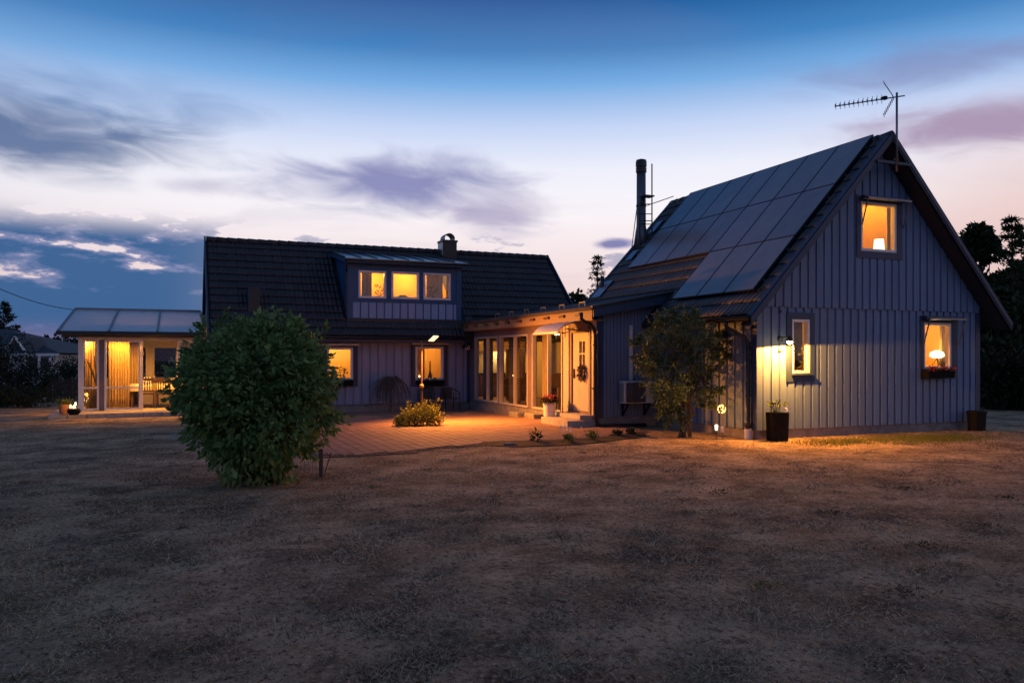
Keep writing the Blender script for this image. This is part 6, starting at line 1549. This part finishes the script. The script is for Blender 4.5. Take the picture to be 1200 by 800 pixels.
def grass():
    # dry grass: short blades, denser in view near the camera
    n = 300000
    dep = 3.3*np.exp(RNG.random(n)*math.log(22/3.3)); lat = RNG.uniform(-.70, .70, n)*dep
    X = _F[0]*dep+_R[0]*lat; Y = _F[1]*dep+_R[1]*lat
    pat = np.array(PATIO); keep = np.ones(n, bool)
    # inside test, vectorised
    ins = np.zeros(n, bool); m = len(pat)
    for i in range(m):
        x0, y0 = pat[i]; x1, y1 = pat[i-1]; c = ((y0 > Y) != (y1 > Y)) & (X < (x1-x0)*(Y-y0)/((y1-y0) if y1 != y0 else 1e-9)+x0); ins ^= c
    keep &= ~ins; keep &= ~((X > GX0-.02) & (Y > GY-.02)); keep &= ~((X > 9.3) & (Y > 16.9)); keep &= ~((X > -3.4) & (X < 2.4) & (Y > 25.2)); keep &= ~((X > 10.0) & (Y > 14.3) & (Y < 17.2) & (X < 11.2))
    # clumps: density follows a few waves
    w_ = np.sin(X*1.7+np.sin(Y*1.1)*1.5)*np.sin(Y*1.5+np.cos(X*.9)*1.7)+.5*np.sin(X*4.1+Y*2.3)*np.sin(Y*5.2-X*1.9)
    keep &= RNG.random(n) < np.clip(.45+.55*w_, .05, 1)
    X, Y, dep, w_ = X[keep], Y[keep], dep[keep], w_[keep]; n = len(X)
    h = RNG.uniform(.006, .026, n)*(1+.5*np.clip(w_, 0, 1)); wd = .0022+.00055*dep
    a = RNG.uniform(0, 6.283, n); lean = RNG.uniform(1.0, 3.2, n)*h; b = RNG.uniform(0, 6.283, n)
    Z = .016*np.sin(X*2.1+1.3*np.sin(Y*1.7))*np.sin(Y*1.9+.8*np.sin(X*1.3))*(Y < 13)-.012
    p = np.stack([X, Y, Z], 1); s = np.stack([np.cos(a)*wd, np.sin(a)*wd, np.zeros(n)], 1); tip = p+np.stack([np.cos(b)*lean, np.sin(b)*lean, h], 1)
    V = np.stack([p-s, p+s, tip], 1).reshape(-1, 3); F = np.arange(3*n).reshape(-1, 3)
    o = np_mesh('dry_grass', V, F, 'straw', None, np.clip(np.where(RNG.random(n) < .45, RNG.normal(.12, .1, n), RNG.normal(.8, .18, n))-.15*np.sin(X*.9+2*np.sin(Y*.7)), 0, 1)); tag(o, 'short dry straw coloured grass covering the lawn', 'grass', kind='stuff')
    # ragged grass creeping over the patio edge
    seg = PATIO[:10]; k = 5200; j = RNG.integers(0, len(seg)-1, k); u = RNG.random(k); A = np.array(seg)[j]; B = np.array(seg)[j+1]; q = A+(B-A)*u[:, None]+RNG.normal(0, .05, (k, 2)); q[:, 1] -= .05+.04*np.sin(q[:, 0]*5.1)
    h = RNG.uniform(.02, .065, k); b = RNG.uniform(0, 6.283, k); p = np.stack([q[:, 0], q[:, 1], np.full(k, -.015)], 1); s = np.stack([np.sin(b)*.007, np.cos(b)*.007, np.zeros(k)], 1); tip = p+np.stack([np.cos(b)*h, np.sin(b)*h, h], 1)
    o = np_mesh('edge_grass', np.stack([p-s, p+s, tip], 1).reshape(-1, 3), np.arange(3*k).reshape(-1, 3), 'straw', None, np.clip(RNG.normal(.35, .3, k), 0, 1)); tag(o, 'ragged dry grass along the front edge of the patio', 'grass', kind='stuff')
    # longer tufts standing out of the mat
    q = 900; td = 3.4*np.exp(RNG.random(q)*math.log(18/3.4)); tl = RNG.uniform(-.68, .68, q)*td; tx, ty = _F[0]*td+_R[0]*tl, _F[1]*td+_R[1]*tl
    ok = np.array([not inside(a, b, PATIO) and not (a > 10.0 and b > 12.9) and not (abs(a-1) < 1.2 and abs(b-11.2) < 1.0) for a, b in zip(tx, ty)]); tx, ty, td = tx[ok], ty[ok], td[ok]
    m = 42; X = (tx[:, None]+RNG.normal(0, 1, (len(tx), m))*RNG.uniform(.04, .16, (len(tx), 1))).ravel(); Y = (ty[:, None]+RNG.normal(0, 1, (len(tx), m))*.06).ravel(); dd = np.repeat(td, m); k = len(X)
    h = RNG.uniform(.015, .05, k); b = RNG.uniform(0, 6.283, k); wd = .002+.0005*dd; p = np.stack([X, Y, np.full(k, -.015)], 1); s = np.stack([np.sin(b)*wd, np.cos(b)*wd, np.zeros(k)], 1); tip = p+np.stack([np.cos(b)*h*1.5, np.sin(b)*h*1.5, h], 1)
    o = np_mesh('grass_tufts', np.stack([p-s, p+s, tip], 1).reshape(-1, 3), np.arange(3*k).reshape(-1, 3), 'straw', None, np.clip(np.repeat(RNG.random(len(tx))*.7, m)+RNG.normal(0, .12, k), 0, 1)); tag(o, 'longer dry grass tufts scattered over the lawn', 'grass', kind='stuff')
    # green patch lit by the gable lamp
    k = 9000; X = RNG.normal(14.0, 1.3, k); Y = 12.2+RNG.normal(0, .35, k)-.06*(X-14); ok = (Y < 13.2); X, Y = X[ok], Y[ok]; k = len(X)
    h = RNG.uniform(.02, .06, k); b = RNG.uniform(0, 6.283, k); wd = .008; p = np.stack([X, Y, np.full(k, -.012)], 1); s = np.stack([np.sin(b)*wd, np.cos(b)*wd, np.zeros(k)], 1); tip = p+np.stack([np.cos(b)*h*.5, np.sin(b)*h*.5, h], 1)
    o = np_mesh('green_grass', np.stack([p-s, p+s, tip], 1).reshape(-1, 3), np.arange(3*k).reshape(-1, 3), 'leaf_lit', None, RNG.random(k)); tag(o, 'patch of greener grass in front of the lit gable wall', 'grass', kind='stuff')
    # single darker weeds
    for i, (px, py, lab) in enumerate(((1058, 573, 'dark weed tuft on the lawn opposite the red flower box'), (1180, 584, 'flat dark weed tuft at the bare lawn edge'), (1155, 617, 'long dark weed tuft lying on the lawn'), (1062, 695, 'dark weed tuft far out on the lawn'), (845, 577, 'small dark weed tuft before the side wall'), (890, 688, 'yellowish weed tuft on the open lawn'), (975, 602, 'tiny dark weed on the lawn before the gable'), (1084, 640, 'small round dark weed on the open lawn'))):
        p = on(px, py, 'Z', 0); n = 90; a = RNG.uniform(0, 6.283, n); r = np.abs(RNG.normal(0, .10, n)); t = thing('weed_tuft', lab, 'weed', p, 'weeds on the lawn')
        leaves('foliage', np.stack([p.x+1.5*r*np.cos(a), p.y+r*np.sin(a), np.full(n, .0)+RNG.random(n)*.02], 1), np.stack([np.cos(a), np.sin(a), np.full(n, .8)], 1),   .045, 'leaf_hedge' if i != 5 else 'leaf_plant', t, aspect=.2)
grass()
